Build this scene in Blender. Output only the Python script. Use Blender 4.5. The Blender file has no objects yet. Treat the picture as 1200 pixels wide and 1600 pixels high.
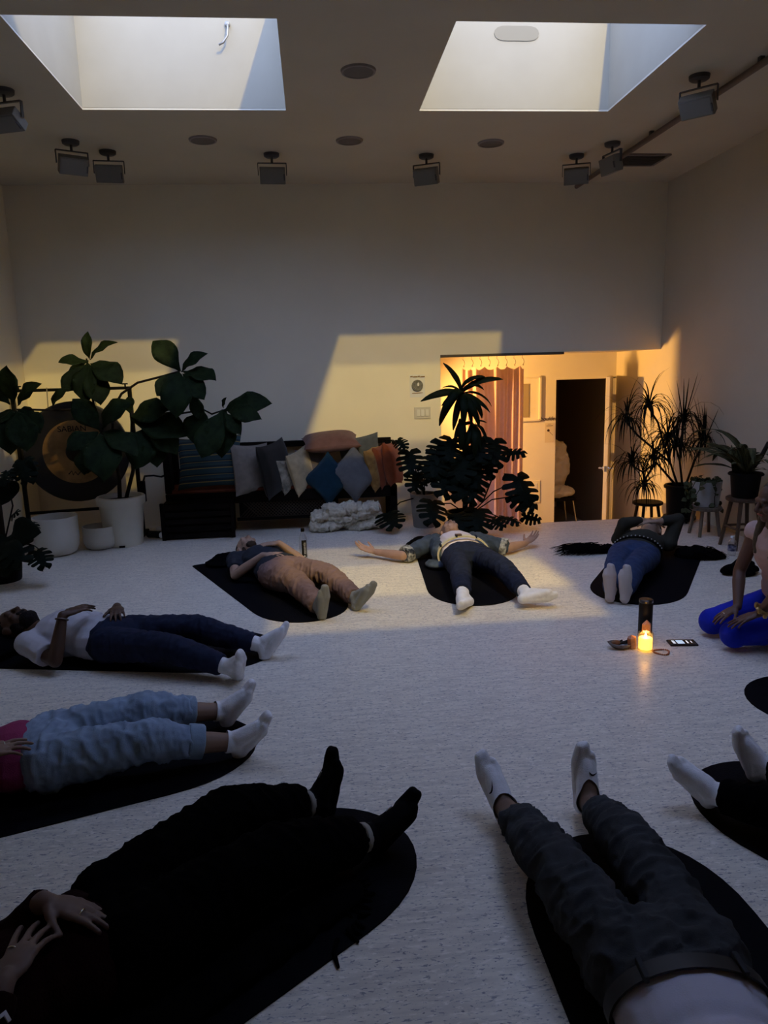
import bpy, bmesh, math, random
import numpy as np
from mathutils import Vector, Matrix

C = bpy.context.scene.collection
SC = bpy.context.scene
PI = math.pi
V = Vector
rnd = random.Random(7)

# ------------------------------------------------------------------ camera
YAW, PITCH, ROLL = 0.0911, 0.1925, -0.0284
FOCAL_PX = 1144.95
_f = V((math.sin(YAW)*math.cos(PITCH), math.cos(YAW)*math.cos(PITCH), -math.sin(PITCH)))
_r = V((math.cos(YAW), -math.sin(YAW), 0))
_u = _r.cross(_f)
_r2 = math.cos(ROLL)*_r + math.sin(ROLL)*_u
_u2 = -math.sin(ROLL)*_r + math.cos(ROLL)*_u
cam_d = bpy.data.cameras.new('camera')
cam = bpy.data.objects.new('camera', cam_d)
C.objects.link(cam)
cam.matrix_world = Matrix(((_r2.x, _u2.x, -_f.x, 0), (_r2.y, _u2.y, -_f.y, 0), (_r2.z, _u2.z, -_f.z, 1.52), (0, 0, 0, 1)))
cam_d.sensor_fit = 'VERTICAL'
cam_d.sensor_height = 36.0
cam_d.lens = 36.0*FOCAL_PX/1600.0
cam_d.clip_start = 0.05
SC.camera = cam

# ------------------------------------------------------------------ sky, lamps, exposure
SC.view_settings.view_transform = 'Standard'
SC.view_settings.look = 'None'
SC.view_settings.gamma = 1.0
SC.view_settings.use_curve_mapping = False
SC.view_settings.exposure = 0.0

world = bpy.data.worlds.new('dusk_sky')
SC.world = world
world.use_nodes = True
bg = world.node_tree.nodes['Background']
bg.inputs['Color'].default_value = (0.415, 0.55, 1.0, 1)
bg.inputs['Strength'].default_value = 6.6

def lamp(name, loc, watts, col, radius):
    d = bpy.data.lights.new(name, 'POINT')
    d.energy = watts; d.color = col; d.shadow_soft_size = radius
    o = bpy.data.objects.new(name, d); C.objects.link(o); o.location = loc
    return o
# two unseen point lights standing in for reflected sun, shining down through the roof lights
lamp('reflected_sun_light', (2.84, -1.96, 8.59), 2300, (1.0, 0.74, 0.20), 0.09)
lamp('reflected_sun_light', (2.95, -1.45, 9.25), 1800, (1.0, 0.74, 0.20), 0.09)
# warm lamp inside the sunken hall behind the opening
hl = lamp('hall_lamp', (0.4, 7.85, 1.466), 560, (1.0, 0.52, 0.13), 0.05)
hl.data.type = 'SPOT'; hl.data.spot_size = math.radians(73); hl.data.spot_blend = 0.55
hl.rotation_euler = (V((3.4, 8.15, 0.75))-V((0.4, 7.85, 1.466))).to_track_quat('-Z', 'Y').to_euler()

# ------------------------------------------------------------------ materials
_M = {}
def mat(name, col, rough=0.6, spec=0.4, metal=0.0, var=0.0, vscale=8.0, bump=0.0, bscale=60.0, stretch=None, emit=None, estr=0.0, trans=0.0, col2=None, sheen=0.0):
    if name in _M: return _M[name]
    m = bpy.data.materials.new(name); m.use_nodes = True
    nt = m.node_tree; b = nt.nodes['Principled BSDF']
    b.inputs['Base Color'].default_value = (*col, 1)
    b.inputs['Roughness'].default_value = rough
    b.inputs['Specular IOR Level'].default_value = spec
    b.inputs['Metallic'].default_value = metal
    if sheen:
        b.inputs['Sheen Weight'].default_value = sheen
    tc = nt.nodes.new('ShaderNodeTexCoord')
    src = tc.outputs['Object']
    if stretch:
        mp = nt.nodes.new('ShaderNodeMapping'); mp.inputs['Scale'].default_value = stretch
        nt.links.new(src, mp.inputs['Vector']); src = mp.outputs['Vector']
    if var or col2:
        n = nt.nodes.new('ShaderNodeTexNoise'); n.inputs['Scale'].default_value = vscale; n.inputs['Detail'].default_value = 4
        nt.links.new(src, n.inputs['Vector'])
        mx = nt.nodes.new('ShaderNodeMix'); mx.data_type = 'RGBA'
        c2 = col2 if col2 else tuple(max(0, c*(1-var)) for c in col)
        c1 = col if col2 else tuple(min(1, c*(1+var)) for c in col)
        mx.inputs['A'].default_value = (*c2, 1); mx.inputs['B'].default_value = (*c1, 1)
        rp = nt.nodes.new('ShaderNodeMapRange'); rp.inputs['From Min'].default_value = 0.35; rp.inputs['From Max'].default_value = 0.65
        nt.links.new(n.outputs['Fac'], rp.inputs['Value'])
        nt.links.new(rp.outputs['Result'], mx.inputs['Factor'])
        nt.links.new(mx.outputs['Result'], b.inputs['Base Color'])
    if bump:
        n2 = nt.nodes.new('ShaderNodeTexNoise'); n2.inputs['Scale'].default_value = bscale; n2.inputs['Detail'].default_value = 3
        nt.links.new(src, n2.inputs['Vector'])
        bp = nt.nodes.new('ShaderNodeBump'); bp.inputs['Strength'].default_value = bump; bp.inputs['Distance'].default_value = 0.01
        nt.links.new(n2.outputs['Fac'], bp.inputs['Height']); nt.links.new(bp.outputs['Normal'], b.inputs['Normal'])
    if emit:
        b.inputs['Emission Color'].default_value = (*emit, 1); b.inputs['Emission Strength'].default_value = estr
    if trans:
        out = nt.nodes['Material Output']
        tr = nt.nodes.new('ShaderNodeBsdfTranslucent'); tr.inputs['Color'].default_value = (*col, 1)
        ms = nt.nodes.new('ShaderNodeMixShader'); ms.inputs['Fac'].default_value = trans
        nt.links.new(b.outputs['BSDF'], ms.inputs[1]); nt.links.new(tr.outputs['BSDF'], ms.inputs[2]); nt.links.new(ms.outputs['Shader'], out.inputs['Surface'])
    _M[name] = m
    return m

def glass_mat(name, tint=(1, 1, 1), gloss=0.12, rough=0.05):
    if name in _M: return _M[name]
    m = bpy.data.materials.new(name); m.use_nodes = True; nt = m.node_tree
    nt.nodes.remove(nt.nodes['Principled BSDF']); out = nt.nodes['Material Output']
    t = nt.nodes.new('ShaderNodeBsdfTransparent'); t.inputs['Color'].default_value = (*tint, 1)
    g = nt.nodes.new('ShaderNodeBsdfGlossy'); g.inputs['Roughness'].default_value = rough
    lw = nt.nodes.new('ShaderNodeLayerWeight'); lw.inputs['Blend'].default_value = 0.35
    mr = nt.nodes.new('ShaderNodeMapRange'); mr.inputs['To Min'].default_value = gloss*0.3; mr.inputs['To Max'].default_value = min(1.0, gloss*4)
    nt.links.new(lw.outputs['Facing'], mr.inputs['Value'])
    ms = nt.nodes.new('ShaderNodeMixShader')
    nt.links.new(mr.outputs['Result'], ms.inputs['Fac']); nt.links.new(t.outputs['BSDF'], ms.inputs[1]); nt.links.new(g.outputs['BSDF'], ms.inputs[2])
    nt.links.new(ms.outputs['Shader'], out.inputs['Surface'])
    _M[name] = m
    return m

def ramp_between(nt, fac, lo, hi):
    r = nt.nodes.new('ShaderNodeMapRange'); r.inputs['From Min'].default_value = lo; r.inputs['From Max'].default_value = hi
    nt.links.new(fac, r.inputs['Value']); return r.outputs['Result']

def floor_material():
    m = bpy.data.materials.new('speckled_cork_floor'); m.use_nodes = True; nt = m.node_tree; b = nt.nodes['Principled BSDF']
    tc = nt.nodes.new('ShaderNodeTexCoord')
    def noise(sc, stretch, detail=2.0, rough=0.5):
        mp = nt.nodes.new('ShaderNodeMapping'); mp.inputs['Scale'].default_value = stretch; nt.links.new(tc.outputs['Object'], mp.inputs['Vector'])
        n = nt.nodes.new('ShaderNodeTexNoise'); n.inputs['Scale'].default_value = sc; n.inputs['Detail'].default_value = detail; n.inputs['Roughness'].default_value = rough
        nt.links.new(mp.outputs['Vector'], n.inputs['Vector']); return n.outputs['Fac']
    def mix(a, bcol, fac):
        x = nt.nodes.new('ShaderNodeMix'); x.data_type = 'RGBA'
        nt.links.new(fac, x.inputs['Factor'])
        if isinstance(a, tuple): x.inputs['A'].default_value = (*a, 1)
        else: nt.links.new(a, x.inputs['A'])
        x.inputs['B'].default_value = (*bcol, 1)
        return x.outputs['Result']
    base = mix((0.80, 0.735, 0.62), (0.67, 0.61, 0.52), ramp_between(nt, noise(6, (1, 7, 1), 3), 0.4, 0.62))
    base = mix(base, (0.90, 0.83, 0.73), ramp_between(nt, noise(30, (1, 3.0, 1), 3), 0.56, 0.66))
    base = mix(base, (0.30, 0.29, 0.30), ramp_between(nt, noise(42, (1, 2.6, 1), 4, 0.6), 0.585, 0.64))
    base = mix(base, (0.16, 0.155, 0.17), ramp_between(nt, noise(75, (0.9, 1.9, 1), 4, 0.6), 0.63, 0.67))
    base = mix(base, (0.45, 0.41, 0.37), ramp_between(nt, noise(14, (1, 11, 1), 4, 0.6), 0.60, 0.68))
    nt.links.new(base, b.inputs['Base Color'])
    b.inputs['Roughness'].default_value = 0.34
    b.inputs['Specular IOR Level'].default_value = 0.42
    bp = nt.nodes.new('ShaderNodeBump'); bp.inputs['Strength'].default_value = 0.12; bp.inputs['Distance'].default_value = 0.004
    nt.links.new(noise(60, (1, 2, 1), 3), bp.inputs['Height']); nt.links.new(bp.outputs['Normal'], b.inputs['Normal'])
    return m

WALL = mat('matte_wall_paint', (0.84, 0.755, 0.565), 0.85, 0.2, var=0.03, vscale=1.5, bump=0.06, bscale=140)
WALLR = mat('shaded_wall_paint', (0.60, 0.53, 0.40), 0.88, 0.15, var=0.03, vscale=1.5, bump=0.06, bscale=140)  # wall paint darkened, the right wall's dimness is put into the colour
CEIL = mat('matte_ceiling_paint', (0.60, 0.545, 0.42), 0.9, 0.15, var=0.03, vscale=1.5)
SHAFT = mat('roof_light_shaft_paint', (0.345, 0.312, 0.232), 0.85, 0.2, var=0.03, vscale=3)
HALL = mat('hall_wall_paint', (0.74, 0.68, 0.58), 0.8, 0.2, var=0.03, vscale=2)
FLOOR = floor_material()
DARKWOOD = mat('dark_stained_wood', (0.006, 0.004, 0.003), 0.7, 0.08, var=0.4, vscale=5, stretch=(1, 8, 8), bump=0.2, bscale=20)
MIDWOOD = mat('brown_wood', (0.075, 0.042, 0.024), 0.55, 0.4, var=0.3, vscale=5, stretch=(8, 8, 1), bump=0.15, bscale=20)
PALEWOOD = mat('pale_birch_wood', (0.16, 0.12, 0.085), 0.5, 0.4, var=0.2, vscale=6, stretch=(8, 8, 1))
BLACKMETAL = mat('black_painted_metal', (0.0035, 0.0035, 0.0035), 0.6, 0.12)
CHROME = mat('satin_nickel', (0.75, 0.72, 0.66), 0.25, 0.5, metal=1.0)
LAMPGREY = mat('grey_lamp_housing', (0.19, 0.18, 0.15), 0.5, 0.4, var=0.08)
LAMPDARK = mat('dark_lamp_bracket', (0.06, 0.06, 0.06), 0.5, 0.4)
WHITEPLASTIC = mat('white_plastic', (0.75, 0.73, 0.68), 0.45, 0.4)
CERAMIC = mat('white_ceramic', (0.66, 0.60, 0.47), 0.35, 0.5, var=0.04, vscale=5)
SOIL = mat('potting_soil', (0.02, 0.014, 0.01), 0.95, 0.1, var=0.4, vscale=60, bump=0.6, bscale=80)
BARK = mat('plant_bark', (0.016, 0.011, 0.008), 0.8, 0.2, var=0.3, vscale=30, bump=0.3)
LEAF_FIG = mat('fig_leaf_green', (0.012, 0.020, 0.007), 0.65, 0.06, var=0.35, vscale=6, bump=0.25, bscale=25)
LEAF_MON = mat('monstera_leaf_green', (0.0038, 0.0066, 0.0032), 0.6, 0.06, var=0.3, vscale=8, bump=0.2, bscale=25)
LEAF_CORN = mat('strap_leaf_green', (0.006, 0.010, 0.0035), 0.6, 0.07, var=0.3, vscale=8, stretch=(14, 1, 1))
LEAF_DRAC = mat('thin_leaf_green', (0.005, 0.006, 0.004), 0.6, 0.08, var=0.3, vscale=10)
LEAF_VAR = mat('variegated_leaf', (0.12, 0.125, 0.06), 0.6, 0.1, col2=(0.010, 0.018, 0.009), vscale=9, stretch=(9, 1, 1))
MATBLACK = mat('black_rubber_mat', (0.0022, 0.0024, 0.0042), 0.75, 0.07, var=0.2, vscale=60, bump=0.25, bscale=160)
BLACKCLOTH = mat('black_cloth', (0.0022, 0.0022, 0.0026), 0.95, 0.04, bump=0.2, bscale=250, sheen=0.0)

# ------------------------------------------------------------------ mesh collector
def rot_to(d):
    d = V(d).normalized()
    return d.to_track_quat('Z', 'Y').to_matrix()

class MB:
    def __init__(s): s.v = []; s.f = []
    def add(s, vs, fs):
        o = len(s.v); s.v += [tuple(v) for v in vs]; s.f += [tuple(i+o for i in f) for f in fs]; return s
    def box(s, c, d, R=None):
        hx, hy, hz = d[0]/2, d[1]/2, d[2]/2
        vs = [V((x, y, z)) for x in (-hx, hx) for y in (-hy, hy) for z in (-hz, hz)]
        if R is not None: vs = [R @ v for v in vs]
        c = V(c); vs = [v+c for v in vs]
        return s.add(vs, [(0, 1, 3, 2), (4, 6, 7, 5), (0, 4, 5, 1), (2, 3, 7, 6), (0, 2, 6, 4), (1, 5, 7, 3)])
    def bar(s, a, b, w, h=None, up=(0, 0, 1)):
        a, b = V(a), V(b); z = (b-a).normalized(); u = V(up)
        if abs(z.dot(u)) > 0.98: u = V((0, 1, 0))
        x = u.cross(z).normalized(); y = z.cross(x); h = h or w
        R = Matrix((x, y, z)).transposed()
        return s.box((a+b)/2, (w, h, (b-a).length), R)
    def lathe(s, prof, n=24, c=(0, 0, 0), R=None, caps=False):
        c = V(c); vs = []
        for r, z in prof:
            for k in range(n):
                a = 2*PI*k/n; v = V((r*math.cos(a), r*math.sin(a), z))
                if R is not None: v = R @ v
                vs.append(v+c)
        fs = []
        for i in range(len(prof)-1):
            for k in range(n):
                k2 = (k+1) % n; fs.append((i*n+k, i*n+k2, (i+1)*n+k2, (i+1)*n+k))
        if caps:
            fs.append(tuple(reversed(range(n)))); fs.append(tuple((len(prof)-1)*n+k for k in range(n)))
        return s.add(vs, fs)
    def cyl(s, a, b, r1, r2=None, n=12):
        a, b = V(a), V(b); r2 = r1 if r2 is None else r2
        return s.lathe([(r1, 0), (r2, (b-a).length)], n, a, rot_to(b-a), True)
    def tube(s, pts, r, n=8):
        pts = [V(p) for p in pts]; rs = r if isinstance(r, (list, tuple)) else [r]*len(pts)
        vs = []; t0 = None; x = None
        for i, p in enumerate(pts):
            t = (pts[min(i+1, len(pts)-1)]-pts[max(i-1, 0)]).normalized()
            if x is None:
                u = V((0, 0, 1)) if abs(t.z) < 0.9 else V((0, 1, 0)); x = u.cross(t).normalized()
            else: x = (x - t*x.dot(t)).normalized()
            y = t.cross(x)
            for k in range(n):
                a = 2*PI*k/n; vs.append(p+(x*math.cos(a)+y*math.sin(a))*rs[i])
        fs = []
        for i in range(len(pts)-1):
            for k in range(n):
                k2 = (k+1) % n; fs.append((i*n+k, i*n+k2, (i+1)*n+k2, (i+1)*n+k))
        fs.append(tuple(reversed(range(n)))); fs.append(tuple((len(pts)-1)*n+k for k in range(n)))
        return s.add(vs, fs)
    def ell(s, c, rx, ry=None, rz=None, R=None, n=14, m=9):
        ry = rx if ry is None else ry; rz = rx if rz is None else rz; c = V(c)
        vs = [V((0, 0, rz))]
        for i in range(1, m):
            t = PI*i/m
            for k in range(n):
                a = 2*PI*k/n; vs.append(V((rx*math.sin(t)*math.cos(a), ry*math.sin(t)*math.sin(a), rz*math.cos(t))))
        vs.append(V((0, 0, -rz)))
        if R is not None: vs = [R @ v for v in vs]
        vs = [v+c for v in vs]; fs = []
        for k in range(n): fs.append((0, 1+k, 1+(k+1) % n))
        for i in range(m-2):
            for k in range(n):
                a = 1+i*n+k; b2 = 1+i*n+(k+1) % n; fs.append((a, a+n, b2+n, b2))
        L = len(vs)-1; o = 1+(m-2)*n
        for k in range(n): fs.append((L, o+(k+1) % n, o+k))
        return s.add(vs, fs)
    def cap(s, a, b, r1, r2=None, n=12):
        r2 = r1 if r2 is None else r2; a, b = V(a), V(b)
        s.ell(a, r1, n=n, m=7); s.ell(b, r2, n=n, m=7)
        if (b-a).length > 1e-4: s.cyl(a, b, r1, r2, n)
        return s
    def prism(s, poly, z0, z1, c=(0, 0, 0), R=None):
        n = len(poly); c = V(c)
        vs = [V((x, y, z0)) for x, y in poly]+[V((x, y, z1)) for x, y in poly]
        if R is not None: vs = [R @ v for v in vs]
        vs = [v+c for v in vs]
        return s.add(vs, [tuple(reversed(range(n))), tuple(range(n, 2*n))]+[(i, (i+1) % n, n+(i+1) % n, n+i) for i in range(n)])
    def xform(s, M):
        s.v = [tuple(M @ V(v)) for v in s.v]; return s
    def mesh(s, name, smooth=False, origin=(0, 0, 0)):
        me = bpy.data.meshes.new(name); o = V(origin)
        me.from_pydata([V(v)-o for v in s.v], [], s.f); me.update()
        if smooth:
            me.polygons.foreach_set('use_smooth', [True]*len(me.polygons))
        return me

ROOT = {}
def finish(o, m, parent, smooth, bevel, angle):
    if m is not None:
        o.data.materials.clear(); o.data.materials.append(m)
    if smooth == 'auto':
        o.data.polygons.foreach_set('use_smooth', [True]*len(o.data.polygons))
        md = o.modifiers.new('edges', 'EDGE_SPLIT'); md.split_angle = math.radians(angle)
    if bevel:
        md = o.modifiers.new('bevel', 'BEVEL'); md.width = bevel; md.segments = 2; md.limit_method = 'ANGLE'; md.angle_limit = math.radians(40)
    return o
def build(name, mb, m, parent=None, smooth=False, bevel=0, origin=None, angle=35):
    """world-space geometry -> one object; under a parent it is stored relative to the thing's root"""
    if parent is not None: org = ROOT[parent.name]
    elif origin is not None: org = V(origin)
    else: org = V((0, 0, 0))
    if isinstance(mb, MB): me = mb.mesh(name, smooth is True, org)
    else:
        me = mb
    o = bpy.data.objects.new(name, me); C.objects.link(o)
    if parent is not None: o.parent = parent
    else: o.location = org
    ROOT[o.name] = org
    return finish(o, m, parent, smooth, bevel, angle)
def tag(o, label=None, cat=None, group=None, kind=None):
    if label: o['label'] = label
    if cat: o['category'] = cat
    if group: o['group'] = group
    if kind: o['kind'] = kind
    return o
def thing(name, label, cat, loc=(0, 0, 0), group=None):
    o = bpy.data.objects.new(name, None); C.objects.link(o); o.location = loc; o.empty_display_size = 0.1
    ROOT[o.name] = V(loc)
    return tag(o, label, cat, group)
def struct(name, mb, m, **k):
    o = build(name, mb, m, **k)
    o['kind'] = 'structure'; return o

# ------------------------------------------------------------------ numpy noise, remeshing
def _hash(ix, iy, iz, seed):
    h = (ix*374761393 + iy*668265263 + iz*2147483647 + seed*1274126177) & 0xffffffff
    h = ((h ^ (h >> 13))*1274126177) & 0xffffffff
    return ((h ^ (h >> 16)) & 0xffff)/65535.0
def vnoise(p, seed=0):
    p = np.asarray(p, float); i = np.floor(p).astype(np.int64); f = p-i; f = f*f*(3-2*f)
    r = 0
    for dx in (0, 1):
        for dy in (0, 1):
            for dz in (0, 1):
                w = (f[:, 0] if dx else 1-f[:, 0])*(f[:, 1] if dy else 1-f[:, 1])*(f[:, 2] if dz else 1-f[:, 2])
                r = r + w*_hash(i[:, 0]+dx, i[:, 1]+dy, i[:, 2]+dz, seed)
    return r
def remesh(mb, voxel, iters=3, factor=0.5, cuts=(), name='skin'):
    """union of closed pieces -> one continuous smooth surface; cuts = planes (point, normal) whose outer side is removed"""
    me = mb.mesh('tmp'); ob = bpy.data.objects.new('tmp', me); C.objects.link(ob)
    md = ob.modifiers.new('r', 'REMESH'); md.mode = 'VOXEL'; md.voxel_size = voxel; md.adaptivity = 0
    if iters:
        sm = ob.modifiers.new('s', 'SMOOTH'); sm.factor = factor; sm.iterations = iters
    dg = bpy.context.evaluated_depsgraph_get()
    out = bpy.data.meshes.new_from_object(ob.evaluated_get(dg))
    bpy.data.objects.remove(ob); bpy.data.meshes.remove(me)
    out.name = name
    if cuts:
        bm = bmesh.new(); bm.from_mesh(out)
        for p, n in cuts:
            bmesh.ops.bisect_plane(bm, geom=bm.verts[:]+bm.edges[:]+bm.faces[:], plane_co=V(p), plane_no=V(n), clear_outer=True)
        bm.to_mesh(out); bm.free()
    return out
def mesh_np(me):
    n = len(me.vertices); co = np.empty(n*3); me.vertices.foreach_get('co', co)
    no = np.empty(n*3); me.vertices.foreach_get('normal', no)
    return co.reshape(-1, 3), no.reshape(-1, 3)
def set_np(me, co):
    me.vertices.foreach_set('co', co.ravel()); me.update()
def shift(me, org):
    co, _ = mesh_np(me); set_np(me, co-np.array(org))
    me.polygons.foreach_set('use_smooth', [True]*len(me.polygons)); return me
def wrinkle(me, amp=0.006, freq=9, axis=None, stretch=2.6, seed=1, fine=0.4):
    co, no = mesh_np(me); p = co*freq
    if axis is not None:
        a = np.array(V(axis).normalized()); p = p+np.outer(p @ a, a)*(stretch-1)
    w = np.stack([vnoise(co*5+11, seed+7), vnoise(co*5+29, seed+8), vnoise(co*5+41, seed+9)], 1)*1.6
    n1 = 1-np.abs(2*vnoise(p+w, seed)-1); n2 = 1-np.abs(2*vnoise(p*2.1+w, seed+3)-1)
    d = amp*((n1**2-0.45)+fine*(n2**2-0.45))
    set_np(me, co+no*d[:, None]); return me
# ------------------------------------------------------------------ the room
CEIL_Z = 3.30; D = 7.60; XL = -2.80; XR = 3.677; YB = -2.6
OPX = 1.32; HEAD = 1.645; EDGE = 6.85; LOW = -0.70; HALLY = 8.74; HALLX = -1.6
SKY = [(-1.462, -0.096, 4.204, 5.557), (0.838, 2.212, 4.204, 5.557), (0.838, 2.212, 2.00, 3.08)]

fl = MB()
fl.prism([(XL-.1, YB-.1), (XR+.1, YB-.1), (XR+.1, EDGE), (OPX, EDGE), (OPX, D+.09), (XL-.1, D+.09)], -0.16, 0)
struct('floor', fl, FLOOR)
for i, (y0, y1, z) in enumerate([(EDGE, 7.15, -0.175), (7.15, 7.45, -0.35), (7.45, 7.75, -0.525)]):
    struct('trim_%d' % (i+1), MB().box(((OPX+XR)/2, (y0+y1)/2, z-0.35), (XR-OPX, y1-y0, 0.70)), FLOOR)
struct('floor_hall', MB().box(((HALLX+XR)/2, (7.75+11.2)/2, LOW-.05), (XR-HALLX+.4, 11.2-7.75, 0.1)), mat('hall_floor', (0.30, 0.27, 0.24), 0.5, 0.4, var=0.15, vscale=10))
# side and rear walls
struct('wall_left', MB().box((XL-.06, (YB+D)/2, CEIL_Z/2), (.12, D-YB+.3, CEIL_Z+.1)), WALL)
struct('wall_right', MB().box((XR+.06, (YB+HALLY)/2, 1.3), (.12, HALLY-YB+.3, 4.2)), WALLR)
struct('wall_front', MB().box(((XL+XR)/2, YB-.06, CEIL_Z/2), (XR-XL+.3, .12, CEIL_Z+.1)), WALL)
# back wall with the opening at its right-hand end
wb = MB()
wb.box(((XL+OPX)/2, D+.045, CEIL_Z/2-.02), (OPX-XL+.0, .09, CEIL_Z+.08))
wb.box(((OPX+XR)/2, D+.045, (HEAD+CEIL_Z)/2+.01), (XR-OPX, .09, CEIL_Z-HEAD+.02))
struct('wall_back', wb, WALL)
# ceiling slab with four square openings
cb = MB()
xs = sorted({XL-.1, XR+.1, *[s[0] for s in SKY], *[s[1] for s in SKY]})
ys = sorted({YB-.1, D+.09, *[s[2] for s in SKY], *[s[3] for s in SKY]})
for i in range(len(xs)-1):
    for j in range(len(ys)-1):
        cx, cy = (xs[i]+xs[i+1])/2, (ys[j]+ys[j+1])/2
        if any(s[0] < cx < s[1] and s[2] < cy < s[3] for s in SKY): continue
        cb.box((cx, cy, CEIL_Z+.006), (xs[i+1]-xs[i], ys[j+1]-ys[j], .012))
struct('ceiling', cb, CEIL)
# roof lights: plastered shaft with a sloping top, curb frame and pane
GLASS = glass_mat('roof_light_glass', (0.96, 0.97, 0.98), 0.05, 0.02)
for k, (x0, x1, y0, y1) in enumerate(SKY):
    z0 = CEIL_Z+.010; hn, hf = .20, .84
    def top(y): return CEIL_Z+hn+(hf-hn)*(y-y0)/(y1-y0)
    sh = MB(); t = .05
    for (xa, xb, ya, yb) in ((x0-t, x0, y0-t, y1+t), (x1, x1+t, y0-t, y1+t), (x0, x1, y0-t, y0), (x0, x1, y1, y1+t)):
        vs = []
        for x in (xa, xb):
            for y in (ya, yb):
                for z in (z0, None): vs.append((x, y, top(min(max(y, y0), y1)) if z is None else z))
        sh.add(vs, [(0, 1, 3, 2), (4, 6, 7, 5), (0, 4, 5, 1), (2, 3, 7, 6), (0, 2, 6, 4), (1, 5, 7, 3)])
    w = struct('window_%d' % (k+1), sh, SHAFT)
    fr = MB(); e = .04
    for a, b in (((x0-e, y0-e), (x1+e, y0-e)), ((x1+e, y0-e), (x1+e, y1+e)), ((x1+e, y1+e), (x0-e, y1+e)), ((x0-e, y1+e), (x0-e, y0-e))):
        fr.bar((a[0], a[1], top(min(max(a[1], y0), y1))+.03), (b[0], b[1], top(min(max(b[1], y0), y1))+.03), .06)
    build('window_frame', fr, LAMPGREY, w)
    pn = MB(); g = .008; pv = []
    for z in (0.05, 0.05+g):
        for (x, y) in ((x0-e, y0-e), (x1+e, y0-e), (x1+e, y1+e), (x0-e, y1+e)): pv.append((x, y, top(min(max(y, y0), y1))+z))
    pn.add(pv, [(3, 2, 1, 0), (4, 5, 6, 7), (0, 1, 5, 4), (1, 2, 6, 5), (2, 3, 7, 6), (3, 0, 4, 7)])
    build('pane', pn, GLASS, w)
# hook left in the far wall of the left roof light; old stain on the right one
hk = MB(); hk.tube([(-0.46, 5.545, 3.83), (-0.455, 5.51, 3.80), (-0.46, 5.50, 3.74), (-0.49, 5.50, 3.70), (-0.52, 5.51, 3.69)], .007, 6)
hk.cyl((-0.46, 5.557, 3.83), (-0.46, 5.54, 3.83), .018)
tag(build('wall_hook', hk, mat('dull_steel', (0.35, 0.33, 0.28), 0.5, 0.4, metal=.6), origin=(-.46, 5.55, 3.8), smooth=True), 'small bent metal hook in the yellow-lit left ceiling shaft', 'hook')
st = MB(); st.prism([(0.16*math.cos(a)*1.0, 0.055*math.sin(a)+0.008*math.sin(3*a)) for a in [2*PI*i/22 for i in range(22)]], 0, .004, (1.535, 5.556, 3.80), Matrix(((1, 0, 0), (0, 0, -1), (0, 1, 0))))
tag(build('wall_patch', st, mat('aged_plaster_patch', (0.255, 0.228, 0.165), 0.9, 0.1), origin=(1.535, 5.55, 3.80)), 'dull oval plaster patch high inside the right ceiling shaft', 'patch')

# sunken hall behind the opening
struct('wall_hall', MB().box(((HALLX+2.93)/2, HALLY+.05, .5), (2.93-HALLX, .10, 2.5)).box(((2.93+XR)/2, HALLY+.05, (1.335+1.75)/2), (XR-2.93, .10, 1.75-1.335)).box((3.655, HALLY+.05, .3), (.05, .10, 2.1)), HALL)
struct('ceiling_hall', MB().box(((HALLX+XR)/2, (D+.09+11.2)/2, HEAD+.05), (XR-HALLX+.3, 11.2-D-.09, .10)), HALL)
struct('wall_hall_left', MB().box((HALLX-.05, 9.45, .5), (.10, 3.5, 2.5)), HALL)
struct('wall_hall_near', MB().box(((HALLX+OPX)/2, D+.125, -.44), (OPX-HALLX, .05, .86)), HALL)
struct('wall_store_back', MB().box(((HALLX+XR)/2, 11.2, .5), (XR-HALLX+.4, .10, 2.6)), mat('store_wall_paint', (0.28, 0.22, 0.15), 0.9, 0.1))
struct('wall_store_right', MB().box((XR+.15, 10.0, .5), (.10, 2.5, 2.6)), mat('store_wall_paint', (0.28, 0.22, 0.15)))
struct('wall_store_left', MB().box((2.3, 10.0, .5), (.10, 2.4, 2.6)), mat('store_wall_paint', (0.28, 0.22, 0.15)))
# edge trim under the opening's head (the curtain track box on its left half)
struct('trim_4', MB().box(((OPX+2.624)/2, D+.04, HEAD-.012), (2.624-OPX, .095, .026)), mat('dark_track', (0.10, 0.075, 0.05), 0.6, 0.3))
# door standing open into the hall
d1 = thing('door_1', None, None, (3.60, 8.70, LOW)); d1['kind'] = 'structure'
hx, hy = 3.60, 8.70; fx, fy = 3.262, 7.972
dd = V((fx-hx, fy-hy, 0)).normalized(); dn = V((-dd.y, dd.x, 0))
R = Matrix((dd, dn, V((0, 0, 1)))).transposed()
L = math.hypot(fx-hx, fy-hy); cc = (V((hx, hy, 0))+V((fx, fy, 0)))/2
build('door_leaf', MB().box((cc.x, cc.y, LOW+.01+1.03), (L, .044, 2.055), R), mat('door_paint', (0.70, 0.62, 0.48), 0.5, 0.4), d1, bevel=.003)
pl = V((fx, fy, .34))-dd*.06
for s in (-1, 1):
    h = MB(); a = pl+dn*s*.022
    h.cyl(a, a+dn*s*.012, .028, n=16); h.cyl(a, a+dn*s*.055, .010, n=10); h.cap(a+dn*s*.05, a+dn*s*.05-dd*.11, .010, .008, n=10)
    build('door_handle', h, CHROME, d1, smooth='auto')
build('latch_plate', MB().box((fx+dd.x*.001, fy+dd.y*.001, .34), (.004, .026, .065), R), CHROME, d1)
for z in (1.10, .40, -.42):
    hg = MB(); p = V((hx, hy, z))+dn*-.03
    hg.cyl(p+V((0, 0, -.05)), p+V((0, 0, .05)), .009, n=8); hg.box(p+dd*.02, (.045, .006, .10), R)
    build('hinge', hg, mat('dark_hinge', (0.08, 0.06, 0.04), 0.5, 0.4), d1)
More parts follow.
